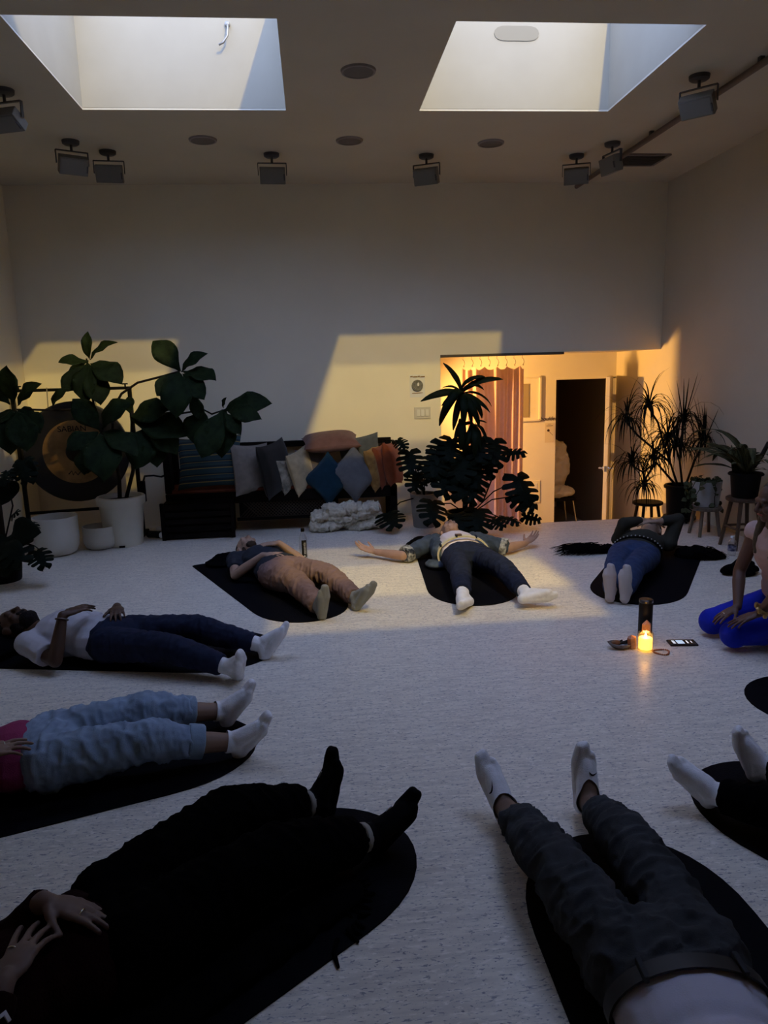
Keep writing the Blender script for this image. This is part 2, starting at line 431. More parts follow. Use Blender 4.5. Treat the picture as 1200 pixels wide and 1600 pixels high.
# curtain on its rings
cu = thing('curtain', 'pale pink curtain hanging in the lamplit opening behind the tall plant', 'curtain', (1.95, 8.05, -.6))
Lc, Rc = (1.636, 8.050, 1.336), (2.341, 8.050, 1.315)
nx, nz = 110, 24; mb = MB(); vs = []; z0c, z1c = -.62, 1.515
for j in range(nz+1):
    t = j/nz
    for i in range(nx+1):
        s = i/nx; x = Lc[0]+(Rc[0]-Lc[0])*s*(1-.03*(1-t))
        w = .045*math.sin(s*46+1.2*math.sin(s*7))*(.55+.45*(1-t))+.03*math.sin(s*19+.7)+.012*math.sin(t*5+s*9)
        sag = (.035*abs(math.sin(s*PI*5.5)) if j == nz else .0)
        vs.append((x, 8.05+w, z0c+(z1c-z0c)*t-sag*(1 if j == nz else 0)))
mb.add(vs, [(j*(nx+1)+i, j*(nx+1)+i+1, (j+1)*(nx+1)+i+1, (j+1)*(nx+1)+i) for j in range(nz) for i in range(nx)])
PINK = mat('pale_pink_linen', (0.62, 0.40, 0.34), 0.85, 0.15, var=0.06, vscale=20, trans=0.35, bump=0.1, bscale=200)
build('curtain_cloth', mb, PINK, cu, smooth=True)
for k, px in enumerate(np.linspace(Lc[0]+.02, Rc[0]-.02, 8)):
    rg = MB(); rg.tube([(px, 8.05, 1.53), (px+.012, 8.05, 1.555), (px+.004, 8.05, 1.585), (px-.012, 8.05, 1.60), (px-.008, 8.05, 1.625)], .0035, 5); rg.ell((px, 8.05, 1.525), .009, n=8, m=5)
    build('curtain_hook', rg, CHROME, cu)
build('curtain_track', MB().box(((Lc[0]+Rc[0])/2, 8.05, 1.635), (Rc[0]-Lc[0]+.3, .025, .02)), LAMPGREY, cu)
# things on the hall wall
ap = thing('access_panel', 'square framed recessed panel on the amber wall right of the curtain', 'panel', (2.60, HALLY, 1.12))
m_ = MB()
for a, b in (((2.44, .86), (2.73, .86)), ((2.44, 1.38), (2.73, 1.38)), ((2.44, .86), (2.44, 1.38)), ((2.73, .86), (2.73, 1.38))):
    m_.bar((a[0], HALLY-.012, a[1]), (b[0], HALLY-.012, b[1]), .022)
build('panel_frame', m_, HALL, ap)
build('panel_shadow', MB().box((2.49, HALLY-.005, 1.10), (.20, .008, .40)), mat('shadow_grey_panel', (0.34, 0.27, 0.18), 0.8, 0.2), ap)  # dark sheet painting the shadow at the panel's left side
def text_mesh(body, size, ext=.001):
    cv = bpy.data.curves.new('letters', 'FONT'); cv.body = body; cv.size = size; cv.extrude = ext; cv.align_x = 'CENTER'; cv.align_y = 'CENTER'
    ob = bpy.data.objects.new('letters', cv); C.objects.link(ob)
    dg = bpy.context.evaluated_depsgraph_get(); me = bpy.data.meshes.new_from_object(ob.evaluated_get(dg))
    bpy.data.objects.remove(ob); bpy.data.curves.remove(cv); return me
def text(name, body, size, m, M, parent=None, shear=0, ext=.001):
    me = text_mesh(body, size, ext)
    if shear: me.transform(Matrix(((1, shear, 0, 0), (0, 1, 0, 0), (0, 0, 1, 0), (0, 0, 0, 1))))
    if parent is not None:
        me.transform(Matrix.Translation(-ROOT[parent.name]) @ M); o = bpy.data.objects.new(name, me); C.objects.link(o); o.parent = parent; ROOT[o.name] = ROOT[parent.name]
    else:
        o = bpy.data.objects.new(name, me); C.objects.link(o); o.matrix_world = M; ROOT[o.name] = V((0, 0, 0))
    me.materials.clear(); me.materials.append(m); return o
FACE = Matrix(((1, 0, 0, 0), (0, 0, -1, 0), (0, 1, 0, 0), (0, 0, 0, 1)))     # text standing up, facing the camera side
INK = mat('dark_ink', (0.05, 0.03, 0.02), 0.8, 0.1)
ws = text('wall_lettering', '-boulder-', .066, INK, Matrix.Translation((2.845, HALLY-.003, .872)) @ FACE, shear=.25)
tag(ws, 'small handwritten-style word boulder on the amber hall wall', 'lettering')
pp = thing('paper_notice', 'small paper notice with a dark dot below the wall lettering', 'notice', (2.86, HALLY, .70))
build('paper', MB().box((2.855, HALLY-.003, .70), (.115, .003, .235)), mat('notice_paper', (0.66, 0.57, 0.42), 0.9, 0.1), pp)
build('dot', MB().cyl((2.84, HALLY-.005, .73), (2.84, HALLY-.007, .73), .016, n=14), INK, pp)
m_ = MB(); m_.bar((2.85, HALLY-.006, .715), (2.895, HALLY-.006, .67), .003); m_.bar((2.815, HALLY-.006, .785), (2.895, HALLY-.006, .787), .005); m_.bar((2.83, HALLY-.006, .805), (2.87, HALLY-.006, .806), .003)
build('printed_line', m_, INK, pp)
ou = thing('wall_outlet', 'pale double outlet plate low on the amber hall wall', 'outlet', (2.68, HALLY, 0))
build('plate', MB().box((2.68, HALLY-.004, -.02), (.13, .008, .28)), mat('bright_plate', (0.78, 0.70, 0.52), 0.6, 0.3), ou, bevel=.003)
m_ = MB()
for z in (.05, -.09): m_.box((2.68, HALLY-.010, z), (.05, .006, .07))
build('socket', m_, HALL, ou, bevel=.003)
# chair with a fleece in the dark room
ch = thing('lounge_chair', 'chair draped with a pale fleece in the dark doorway', 'chair', (3.12, 9.45, LOW))
m_ = MB(); m_.ell((3.12, 9.42, .18), .24, .07, .36); m_.ell((3.10, 9.40, .42), .2, .06, .14); m_.ell((3.12, 9.25, -.12), .25, .2, .07)
fm = shift(wrinkle(remesh(m_, .016, 3), .03, 12, seed=4), (3.12, 9.45, LOW))
o = bpy.data.objects.new('fleece_throw', fm); C.objects.link(o); o.parent = ch; fm.materials.append(mat('cream_fleece', (0.62, 0.55, 0.42), 0.95, 0.1, bump=.5, bscale=90))
build('seat_shell', MB().box((3.12, 9.33, -.21), (.46, .44, .04)).box((3.12, 9.52, .15), (.46, .03, .70)), DARKWOOD, ch, bevel=.01)
for sx in (-.2, .2):
    for sy in (9.16, 9.52):
        build('leg', MB().cyl((3.12+sx, sy, -.22), (3.12+sx*1.35, sy+(-.04 if sy < 9.3 else .04), LOW), .012, .010, 8), CHROME, ch)
# thermostat-like round emblem poster and light switch on the back wall
ep = thing('wall_poster', 'small pale poster with a round grey emblem above the light switch', 'poster', (1.076, D, 1.35))
build('poster_sheet', MB().box((1.076, D-.002, 1.34), (.155, .003, .23)), mat('poster_paper', (0.76, 0.73, 0.66), 0.9, 0.1), ep)
m_ = MB(); m_.lathe([(.0, 0), (.052, 0), (.058, .004), (.058, .012), (.052, .016), (.045, .012), (.040, .016), (.032, .012), (.026, .016), (.018, .013), (.0, .014)], 28, (1.076, D-.004, 1.345), Matrix(((1, 0, 0), (0, 0, -1), (0, 1, 0))))
build('emblem', m_, mat('emblem_grey', (0.20, 0.19, 0.16), 0.6, 0.3, var=.3, vscale=40), ep, smooth='auto')
build('flame_mark', MB().prism([(-.006, -.016), (.008, -.016), (.011, 0), (.004, .022), (-.007, .012), (-.010, -.002)], 0, .004, (1.083, D-.018, 1.356), Matrix(((1, 0, 0), (0, 0, -1), (0, 1, 0)))), mat('poster_paper', (0.76, 0.73, 0.66)), ep)
m_ = MB()
for i, (a, b) in enumerate([(0, .025), (.03, .07), (.075, .10), (.105, .15)]): m_.bar((1.005+a, D-.005, 1.437-i % 2*.004), (1.005+b, D-.005, 1.438-i % 2*.004), .009)
build('printed_heading', m_, mat('brown_ink', (0.30, 0.17, 0.06), 0.8, .1), ep)
build('printed_caption', MB().bar((1.02, D-.005, 1.267), (1.13, D-.005, 1.269), .006), mat('brown_ink', (0.30, 0.17, 0.06)), ep)
sw = thing('light_switch', 'cream three-gang light switch plate beside the opening', 'switch', (1.125, D, 1.065))
build('plate', MB().box((1.125, D-.004, 1.063), (.170, .008, .122)), mat('switch_plate', (0.60, 0.545, 0.43), 0.5, .4), sw, bevel=.003)
for i in range(3):
    build('rocker', MB().box((1.125+(i-1)*.046, D-.010, 1.063), (.033, .008, .068)), mat('switch_rocker', (0.74, 0.70, 0.60), 0.45, .4), sw, bevel=.002)

# ------------------------------------------------------------------ on the ceiling
spk = [('far centre', (0.364, 4.857), 'round white speaker grille in the ceiling between the two skylights'),
       ('l', (-0.756, 6.211), 'leftmost small round ceiling speaker grille, beyond the left skylight'),
       ('c', (0.379, 6.229), 'middle of the three round ceiling speaker grilles beyond the skylights'),
       ('r', (1.532, 6.298), 'rightmost small round ceiling speaker grille, beyond the right skylight')]
for _, (x, y), lb in spk:
    t = thing('ceiling_speaker', lb, 'speaker', (x, y, CEIL_Z), 'round ceiling speakers')
    build('grille', MB().lathe([(0, -.012), (.03, -.0125), (.085, -.012), (.092, -.010)], 32, (x, y, CEIL_Z)), mat('speaker_grille', (0.20, 0.18, 0.16), 0.8, .2, bump=.6, bscale=400), t, smooth=True)
    build('bezel', MB().lathe([(.092, 0), (.092, -.013), (.104, -.012), (.108, 0)], 32, (x, y, CEIL_Z)), mat('speaker_bezel', (0.30, 0.27, 0.25), 0.7, .2), t, smooth='auto')
fl_specs = [((-1.756, 6.242), (.55, -1.0, -.75), 'leftmost tilted floodlight on the ceiling beyond the left skylight'),
            ((-1.551, 6.51), (.12, -1.0, -.35), 'boxy floodlight second from the left on the ceiling'),
            ((-0.251, 6.59), (.05, -1.0, -.3), 'boxy floodlight facing the room under the left skylight corner'),
            ((1.054, 6.636), (-.5, -1.0, -.45), 'slanting floodlight on the ceiling beyond the right skylight corner'),
            ((2.376, 6.646), (-.35, -1.0, -.45), 'floodlight beside the far end of the ceiling rail'),
            ((2.554, 6.30), (-1.0, -.25, -.25), 'floodlight seen edge-on next to the ceiling vent'),
            ((2.545, 4.894), (-.75, -.75, -1.0), 'large tilted floodlight on the rail right of the right skylight'),
            ((-1.838, 5.201), (-.2, -.6, -1.0), 'floodlight cut off by the left picture edge near the left skylight')]
for (x, y), aim, lb in fl_specs:
    t = thing('ceiling_floodlight', lb, 'floodlight', (x, y, CEIL_Z), 'floodlights on the ceiling')
    build('canopy', MB().lathe([(0, -.03), (.05, -.03), (.062, -.022), (.065, 0)], 24, (x, y, CEIL_Z)), LAMPDARK, t, smooth='auto')
    hz = CEIL_Z-.16
    build('stem', MB().cyl((x, y, CEIL_Z-.03), (x, y, hz+.085), .010), LAMPDARK, t)
    a = V(aim).normalized(); side = a.cross(V((0, 0, 1))).normalized(); up = side.cross(a)
    Rm = Matrix((side, a, up)).transposed(); c = V((x, y, hz-.01))
    hs = .105
    bk = MB(); e1, e2 = c+side*(hs+.012), c-side*(hs+.012); tp = V((x, y, hz+.085))
    bk.bar(tp+side*(hs+.012), tp-side*(hs+.012), .022, .006); bk.bar(tp+side*(hs+.012), e1, .006, .022, up=a); bk.bar(tp-side*(hs+.012), e2, .006, .022, up=a)
    build('yoke', bk, LAMPDARK, t)
    hm = MB(); vs = []
    for yy, sx, sz in ((-.055, .07, .04), (-.02, .105, .065), (.045, .105, .065)):
        for px, pz in ((-sx, -sz), (sx, -sz), (sx, sz), (-sx, sz)): vs.append(c+Rm @ V((px, yy, pz)))
    hm.add(vs, [(3, 2, 1, 0), (8, 9, 10, 11)]+[(r*4+i, r*4+(i+1) % 4, r*4+4+(i+1) % 4, r*4+4+i) for r in (0, 1) for i in range(4)])
    build('housing', hm, LAMPGREY, t, bevel=.004)
    build('lens', MB().box(c+Rm @ V((0, .047, 0)), (.185, .004, .108), Rm), mat('lamp_glass', (0.20, 0.195, 0.175), 0.45, .25), t)
    build('hinge_clip', MB().box(c+Rm @ V((-.095, .052, -.01)), (.010, .008, .05), Rm), LAMPDARK, t)
rl = thing('ceiling_rail', 'long thin dark rail running along the ceiling at right', 'rail', (2.74, 6.0, CEIL_Z))
build('pipe', MB().cyl((2.715, 7.58, CEIL_Z-.045), (2.80, 3.2, CEIL_Z-.045), .021, n=12), mat('rail_brown', (0.16, 0.12, 0.09), 0.6, .3), rl, smooth='auto')
for y in (7.4, 6.0, 4.6, 3.4):
    build('bracket', MB().box((2.718+(7.58-y)*.0194, y, CEIL_Z-.02), (.03, .03, .045)), LAMPDARK, rl)
vt = thing('ceiling_vent', 'dark slatted air vent in the ceiling right of the rail', 'vent', (2.98, 6.80, CEIL_Z))
m_ = MB()
for a, b in (((2.75, 6.62), (3.21, 6.62)), ((2.75, 6.97), (3.21, 6.97)), ((2.75, 6.62), (2.75, 6.97)), ((3.21, 6.62), (3.21, 6.97))): m_.bar((a[0], a[1], CEIL_Z-.006), (b[0], b[1], CEIL_Z-.006), .03, .012)
VENT = mat('vent_grey', (0.22, 0.19, 0.16), 0.7, .3)
build('vent_frame', m_, VENT, vt)
build('vent_backing', MB().box((2.98, 6.795, CEIL_Z-.002), (.44, .33, .004)), mat('vent_dark', (0.05, 0.045, 0.04), .9, .1), vt)
for k in range(9):
    build('slat', MB().box((2.98, 6.65+k*.036, CEIL_Z-.008), (.44, .022, .003), Matrix.Rotation(.6, 3, 'X')), VENT, vt)
# ------------------------------------------------------------------ yoga mats
def mat_outline(w, L, b, n=20):
    pts = []
    for i in range(n+1):
        a = PI*i/n; pts.append((w/2*math.cos(a), -b*abs(math.sin(a))**.9))
    pts = [(w/2, 0)]+pts[1:-1]+[(-w/2, 0)]
    r = .02
    pts += [(-w/2, L-b-r), (-w/2+r, L-b), (w/2-r, L-b), (w/2, L-b-r)]
    return pts
def yoga_mat(tip, d, label, w=.63, L=1.80, b=.40, t=.005):
    d = V((d[0], d[1], 0)).normalized(); x = V((d.y, -d.x, 0))
    R = Matrix((x, d, V((0, 0, 1)))).transposed()
    c = V((tip[0], tip[1], 0))+d*b
    mb = MB(); mb.prism(mat_outline(w, L, b), .0005, t, c, R)
    o = build('yoga_mat', mb, MATBLACK, origin=(c.x, c.y, 0), bevel=.0015)
    return tag(o, label, 'yoga mat', 'black round-ended yoga mats')

# ------------------------------------------------------------------ people
def frame(up, lat):
    up = V(up).normalized(); lat = V(lat); lat = (lat-up*lat.dot(up)).normalized(); fr = lat.cross(up)
    return up, lat, fr, Matrix((lat, fr, up)).transposed()
def finger(mb, p, d, n, lens, r0, curl):
    """chain of three bones from p along d, bending towards n"""
    d = V(d).normalized(); n = V(n).normalized(); ang = curl*.35
    for i, l in enumerate(lens):
        dd = (d*math.cos(ang)+n*math.sin(ang)).normalized(); q = p+dd*l
        mb.cap(p, q, r0*(1-.10*i), r0*(1-.10*(i+1)), n=8); p = q; ang += curl*(.7 if i == 0 else .5)
    return p
def hand(mb, w, d, n, thumb, k=1.0, curl=.35, spread=.10, grow=0.0):
    """w wrist, d pointing direction, n palm-side normal, thumb = side vector; five fingers"""
    d = V(d).normalized(); n = V(n); n = (n-d*n.dot(d)).normalized(); s = V(thumb); s = (s-d*s.dot(d)-n*s.dot(n)).normalized(); w = V(w)
    g = grow
    R = Matrix((s, n, d)).transposed()
    mb.ell(w+d*.045*k, .038*k+g, .016*k+g, .052*k+g, R, 12, 8)
    base = []
    for off, ln in ((.030, .080), (.0105, .086), (-.009, .082), (-.027, .072)):
        q = w+d*ln*k+s*off*k; base.append(q)
        mb.cap(w+d*.015*k+s*off*.5*k, q, .0125*k+g, .0105*k+g, n=8)
    L = ((.040, .025, .020), (.045, .028, .021), (.041, .026, .021), (.032, .020, .018))
    for i, (q, ls) in enumerate(zip(base, L)):
        fd = d+s*spread*(1.2-.8*i)
        finger(mb, q, fd, n, [l*k for l in ls], (.0092 if i < 3 else .0082)*k+g, curl*(1+.12*i))
    t0 = w+d*.022*k+s*.026*k
    td = (d*.75+s*.75+n*.18).normalized()
    mb.cap(w+d*.012*k+s*.012*k, t0+td*.02*k, .015*k+g, .0135*k+g, n=8)
    finger(mb, t0+td*.02*k, td, (d*.6-s*.5+n*.3), [.030*k, .024*k, .006*k], .0105*k+g, .25)
def head(mb, c, up, face, k=1.0, parts='all', nose=1.0):
    up = V(up).normalized(); fr = V(face); fr = (fr-up*fr.dot(up)).normalized(); la = fr.cross(up)*-1
    R = Matrix((la, fr, up)).transposed(); c = V(c)
    P = lambda x, y, z: c+R @ V((x*k, y*k, z*k))
    if parts == 'all':
        mb.ell(P(0, -.012, .025), .076*k, .097*k, .092*k, R, 18, 12)
        mb.ell(P(0, .022, -.045), .060*k, .066*k, .070*k, R, 16, 10)
        mb.ell(P(0, .060, -.088), .026*k, .024*k, .022*k, R, 10, 7)
        mb.cap(P(-.034, .078, .024), P(.034, .078, .024), .014*k, n=8)
        mb.cap(P(0, .086, .012), P(0, .108*nose, -.030), .0095*k, .0135*k, n=8)
        mb.cap(P(-.014, .090, -.036), P(.014, .090, -.036), .0095*k, n=8)
        for s in (-1, 1):
            mb.ell(P(s*.038, .066, -.028), .025*k, .024*k, .025*k, R, 10, 7)
            mb.ell(P(s*.031, .076, .001), .0165*k, .0135*k, .0115*k, R, 10, 7)
            mb.ell(P(s*.078, -.005, -.008), .011*k, .021*k, .033*k, R, 10, 7)
            mb.ell(P(s*.082, -.012, .004), .008*k, .017*k, .022*k, R, 8, 6)
        mb.cap(P(-.018, .083, -.057), P(.018, .083, -.057), .0078*k, n=8); mb.cap(P(-.015, .080, -.068), P(.015, .080, -.068), .0085*k, n=8)
    return P, R
def sock_shape(mb, an, leg, foot, k=1.0, high=.12, g=0.0):
    """an ankle joint, leg = direction knee->ankle, foot = direction heel->toe"""
    an = V(an); l = V(leg).normalized(); fd = V(foot).normalized()
    s = l-fd*l.dot(fd)
    s = s.normalized() if s.length > .05 else V((0, 0, -1))
    la = fd.cross(s)
    he = an+s*.045*k-fd*.035*k
    R = Matrix((la, fd, s)).transposed()
    mb.ell(he, .030*k+g, .033*k+g, .031*k+g, R)
    mb.cap(an-l*high*k, an, .043*k+g, .037*k+g)
    mb.cap(an, he, .036*k+g, .029*k+g)
    ball = he+fd*.145*k+s*.004*k
    mb.cap(he, ball+la*.018*k, .028*k+g, .024*k+g); mb.cap(he, ball-la*.022*k, .028*k+g, .022*k+g)
    mb.cap(an+fd*.02*k, ball-s*.016*k, .036*k+g, .022*k+g)
    mb.cap(an+fd*.03*k-la*.01*k, ball-s*.010*k-la*.02*k, .028*k+g, .018*k+g)
    tip = he+fd*.200*k-s*.003*k
    mb.cap(ball+la*.018*k, tip+la*.014*k, .024*k+g, .017*k+g); mb.cap(ball, tip+fd*.004*k, .022*k+g, .016*k+g); mb.cap(ball-la*.022*k, tip-la*.022*k-fd*.028*k, .020*k+g, .014*k+g)
    return he

FLOOR_CLAMP = .0058
def part_mesh(name, me, m, root):
    co, _ = mesh_np(me); co[:, 2] = np.maximum(co[:, 2], FLOOR_CLAMP); set_np(me, co)
    shift(me, ROOT[root.name]); me.materials.clear(); me.materials.append(m); me.name = name
    o = bpy.data.objects.new(name, me); C.objects.link(o); o.parent = root; ROOT[o.name] = ROOT[root.name]
    return o
def skin_mat(name, col):
    return mat(name, col, 0.5, 0.35, var=0.06, vscale=12)

def person(label, J, skin, k=1.0, voxel=.006, base=(0, 0, 0), group=None, trousers=None, sockm=None, sock_high=.12, top=None, sleeve=.55, hem=.10,
           tuck=False, loose=1.0, leg_end=0.0, pant_wr=.006, head_skin=True, hand_curl=.35, sleeve_r=.056, top_wr=.004, chest=1.0, hand_spread=(.10, .10), rise=.135, hem_r=1.0):
    kids = {}
    root = thing('person', label, 'person', base, group)
    J = {n: V(p) for n, p in J.items()}
    hc = (J['hipL']+J['hipR'])/2; sc = (J['shL']+J['shR'])/2
    up, lat, fr, R = frame(sc-hc, (J['hipL']-J['hipR'])+(J['shL']-J['shR'])*.5)
    T = (sc-hc).length
    # --- one continuous body
    b = MB()
    b.ell(hc+up*.03*k, .158*k, .100*k, .125*k, R); b.ell(hc+up*T*.38, .138*k, .092*k*chest, .16*k, R); b.ell(hc+up*T*.76, .152*k, .104*k*chest, .175*k, R)
    b.cap(J['shL'], J['shR'], .050*k, n=10)
    nk = J['head']-V(J['hup']).normalized()*.085*k-V(J['face']).normalized()*.012*k
    b.cap(sc+up*.02*k, nk, .058*k, .052*k)
    head(b, J['head'], J['hup'], J['face'], k)
    for s in 'LR':
        sh, el, wr = J['sh'+s], J['el'+s], J['wr'+s]
        b.ell(sh, .056*k, n=12, m=8); b.cap(sh, el, .047*k, .036*k); fm = el.lerp(wr, .3)
        b.cap(el, fm, .036*k, .038*k); b.cap(fm, wr, .038*k, .025*k)
        b.cap(wr, wr+V(J['hd'+s]).normalized()*.02*k, .025*k, .022*k)
        hand(b, wr+V(J['hd'+s]).normalized()*.012*k, J['hd'+s], J['hn'+s], J['ht'+s], k, J.get('curl'+s, V((hand_curl, 0, 0))).x if isinstance(J.get('curl'+s), V) else hand_curl, hand_spread[0 if s == 'L' else 1])
        hp, kn, an = J['hip'+s], J['kn'+s], J['an'+s]
        b.cap(hp, kn, .078*k, .052*k); b.ell(kn, .052*k); cm = kn.lerp(an, .3)+(V((0, 0, -.008)))
        b.cap(kn, cm, .050*k, .054*k); b.cap(cm, an, .052*k, .034*k)
        sock_shape(b, an, an-kn, J['ft'+s], k, .10, -.004)
    part_mesh('body', remesh(b, voxel, 2, .5), skin, root)
    # --- trousers
    if trousers:
        t = MB(); a0, a1 = .096*k*loose, .072*k*loose
        t.ell(hc+up*.03*k, .176*k, .116*k, .135*k, R); t.ell(hc-up*.02*k, .172*k, .112*k, .11*k, R)
        for s in 'LR':
            hp, kn, an = J['hip'+s], J['kn'+s], J['an'+s]
            end = an.lerp(kn, leg_end/max(.01, (an-kn).length))
            t.cap(hp, kn, a0, a1, 14); t.ell(kn, a1)
            cm = kn.lerp(end, .35)
            t.cyl(kn, cm, a1, .070*k*loose, 14); t.cyl(cm, end, .070*k*loose, .053*k*max(1.0, loose*.98), 14); t.ell(cm, .069*k*loose)
        me = remesh(t, .0075, 3, .5, cuts=[(hc+up*rise*k, up)])
        wrinkle(me, pant_wr, 13, axis=(J['knL']-J['hipL']), stretch=2.2, seed=hash_s(label))
        part_mesh('trousers', me, trousers, root)
    # --- socks
    if sockm:
        for s in 'LR':
            m_ = MB(); sock_shape(m_, J['an'+s], J['an'+s]-J['kn'+s], J['ft'+s], k, sock_high, .002)
            l = (J['an'+s]-J['kn'+s]).normalized()
            me = remesh(m_, .005, 3, .5, cuts=[(J['an'+s]-l*sock_high*k, -l)])
            wrinkle(me, .002, 26, seed=3)
            part_mesh('sock', me, sockm, root)
    # --- top
    if top:
        m_ = MB(); g = .013*k
        m_.ell(hc+up*T*.40, .148*k+g*.6, .096*k*chest+g*.8, .17*k, R); m_.ell(hc+up*T*.76, .158*k+g, .108*k*chest+g, .17*k+g, R)
        if hem and rise < .1: m_.ell(hc+up*(rise+.065)*k, .186*k, .128*k, .105*k, R)
        elif hem: m_.ell(hc+up*(rise*k-hem*.2), (.172*k+g*.6)*hem_r, (.112*k+g*.6)*hem_r, .09*k+hem*.35, R)
        else: m_.ell(hc+up*.13*k, .176*k, .112*k, .11*k, R); m_.ell(hc+up*.20*k, .158*k, .103*k*chest, .13*k, R)
        m_.cap(J['shL'], J['shR'], .055*k+g*.4, n=10); m_.cap(sc+up*.0, sc+up*.035*k, .072*k, .066*k)
        cuts = [(sc+up*.052*k, up)]
        for s in 'LR':
            sh, el, wr = J['sh'+s], J['el'+s], J['wr'+s]
            m_.ell(sh, .063*k+g*.3)
            if 0 < sleeve <= 1:
                m_.cyl(sh, sh.lerp(el, sleeve), .058*k+g*.3, sleeve_r*k, 14)
            elif sleeve > 1:
                m_.cap(sh, el, .058*k+g*.3, .050*k); m_.cyl(el, el.lerp(wr, min(.97, sleeve-1)), .050*k, .038*k, 12); m_.ell(el, .050*k)
        me = remesh(m_, .0075, 3, .5)
        wrinkle(me, top_wr, 10, axis=lat, stretch=.5, seed=hash_s(label)+5)
        part_mesh('shirt', me, top, root)
    return root, J, dict(root=root, hc=hc, sc=sc, up=up, lat=lat, fr=fr, R=R, T=T, k=k)
def kid(root, stem_):
    return next(c for c in root.children if c.name.split('.')[0] == stem_)
def kids_of(root, stem_):
    return [c for c in root.children if c.name.split('.')[0] == stem_]
def decal(name, host, guess, poly, e1, m, lift=.0025):
    """flat printed mark laid on a part's surface around the point nearest to 'guess'"""
    org = ROOT[host.name]; ok, p, n, _ = host.closest_point_on_mesh(V(guess)-org)
    e1 = V(e1); e1 = (e1-n*e1.dot(n)).normalized(); e2 = n.cross(e1); vs = []
    for (x, y) in poly:
        ok, q, qn, _ = host.closest_point_on_mesh(p+e1*x+e2*y); vs.append(q+qn*lift)
    me = bpy.data.meshes.new(name); me.from_pydata(vs, [], [tuple(range(len(vs)))]); me.materials.append(m)
    o = bpy.data.objects.new(name, me); C.objects.link(o); o.parent = host; ROOT[o.name] = org
    return o
def hash_s(s): return sum(ord(c)*(i+1) for i, c in enumerate(s)) % 997
def blob(name, root, m, shapes, voxel=.007, iters=3, wr=0, freq=12, cuts=(), seed=2, axis=None, stretch=1):
    mb = MB(); shapes(mb)
    me = remesh(mb, voxel, iters, .5, cuts)
    if wr: wrinkle(me, wr, freq, axis, stretch, seed)
    return part_mesh(name, me, m, root)
def belt(name, root, F, m, dz=.125, w=.034, rx=.178, ry=.118, t=.006, a0=0, a1=2*PI):
    mb = MB(); n = 40; vs = []
    for i in range(n+1):
        a = a0+(a1-a0)*i/n
        for (rr, zz) in ((0, -w/2), (t, -w/2), (t, w/2), (0, w/2)):
            vs.append(F['hc']+F['R'] @ V(((rx*F['k']+rr)*math.cos(a), (ry*F['k']+rr)*math.sin(a), dz*F['k']+zz)))
    fs = [(i*4+j, (i+1)*4+j, (i+1)*4+(j+1) % 4, i*4+(j+1) % 4) for i in range(n) for j in range(4)]
    mb.add(vs, fs)
    return build(name, mb, m, root, smooth='auto')
def ring_on(name, root, p, d, r=.0105, m=None):
    mb = MB(); R = rot_to(d); pts = [V(p)+R @ V((r*math.cos(a), r*math.sin(a), 0)) for a in [2*PI*i/14 for i in range(15)]]
    mb.tube(pts, .0022, 6); return build(name, mb, m or CHROME, root, smooth=True)

SOCKW = mat('white_cotton_sock', (0.86, 0.84, 0.84), 0.9, 0.12, var=0.05, vscale=25, bump=.25, bscale=300)
DENIM = mat('navy_denim', (0.014, 0.019, 0.042), 0.85, 0.15, var=0.2, vscale=30, bump=.2, bscale=350)
UP = V((0, 0, 1))

# P1: back left, grey tee and dusty trousers
yoga_mat((-0.000, 4.361, 0.000)[:2], (-.419, .908), 'black yoga mat under the person in dusty pink trousers, back left')
u1 = V((-.407, .913, 0)); l1 = V((.913, .407, 0))
r, J, F = person('person in grey t-shirt and dusty pink trousers lying on their back, hands on chest', dict(
    hipR=(-.345, 5.09, .105), hipL=(-.185, 5.17, .105), shR=(-.66, 5.58, .105), shL=(-.32, 5.73, .105), head=(-.585, 5.86, .125), hup=(-.45, .88, .05), face=(.05, -.10, 1),
    elR=(-.63, 5.30, .06), wrR=(-.415, 5.235, .215), hdR=(.95, -.15, .08), hnR=(-.1, .1, -1), htR=(.1, .95, .1),
    elL=(-.13, 5.54, .07), wrL=(-.31, 5.52, .235), hdL=(-.95, .05, -.05), hnL=(0, .1, -1), htL=(0, 1, .1),
    knR=(-.17, 4.77, .135), anR=(-.02, 4.41, .07), ftR=(.10, -.25, .95), knL=(.04, 4.89, .14), anL=(.22, 4.545, .07), ftL=(.55, -.22, .80)),
    skin_mat('fair_skin', (0.40, 0.25, 0.175)), 1.0, base=(-.3, 5.1, 0), trousers=mat('dusty_pink_twill', (0.19, 0.122, 0.112), 0.9, 0.1, var=.1, vscale=12, bump=.2, bscale=300),
    sockm=mat('grey_wool_sock', (0.26, 0.26, 0.24), 0.95, 0.1, bump=.3, bscale=250), top=mat('charcoal_jersey', (0.026, 0.030, 0.040), 0.9, 0.1, bump=.15, bscale=300), sleeve=.62, hem=.14, loose=1.08, pant_wr=.013, top_wr=.007, leg_end=.03, rise=.045, hem_r=1.10)
hp = V(J['head'])
def hs(m):
    P, R = head(m, J['head'], J['hup'], J['face'], 1.0, 'none'); m.ell(P(0, -.026, .034), .081, .088, .091, R, 18, 12)
blob('hair', r, mat('short_brown_hair', (0.05, 0.035, 0.025), 0.85, .15, bump=.6, bscale=120), hs, .006, 2, .003, 40)
def bs(m):
    P, R = head(m, J['head'], J['hup'], J['face'], 1.0, 'none'); m.ell(P(0, .050, -.085), .045, .035, .03, R); m.ell(P(-.05, .01, -.06), .016, .03, .03, R); m.ell(P(.05, .01, -.06), .016, .03, .03, R)
blob('beard', r, mat('short_brown_hair', (0.05, 0.035, 0.025)), bs, .006, 2, .003, 40)

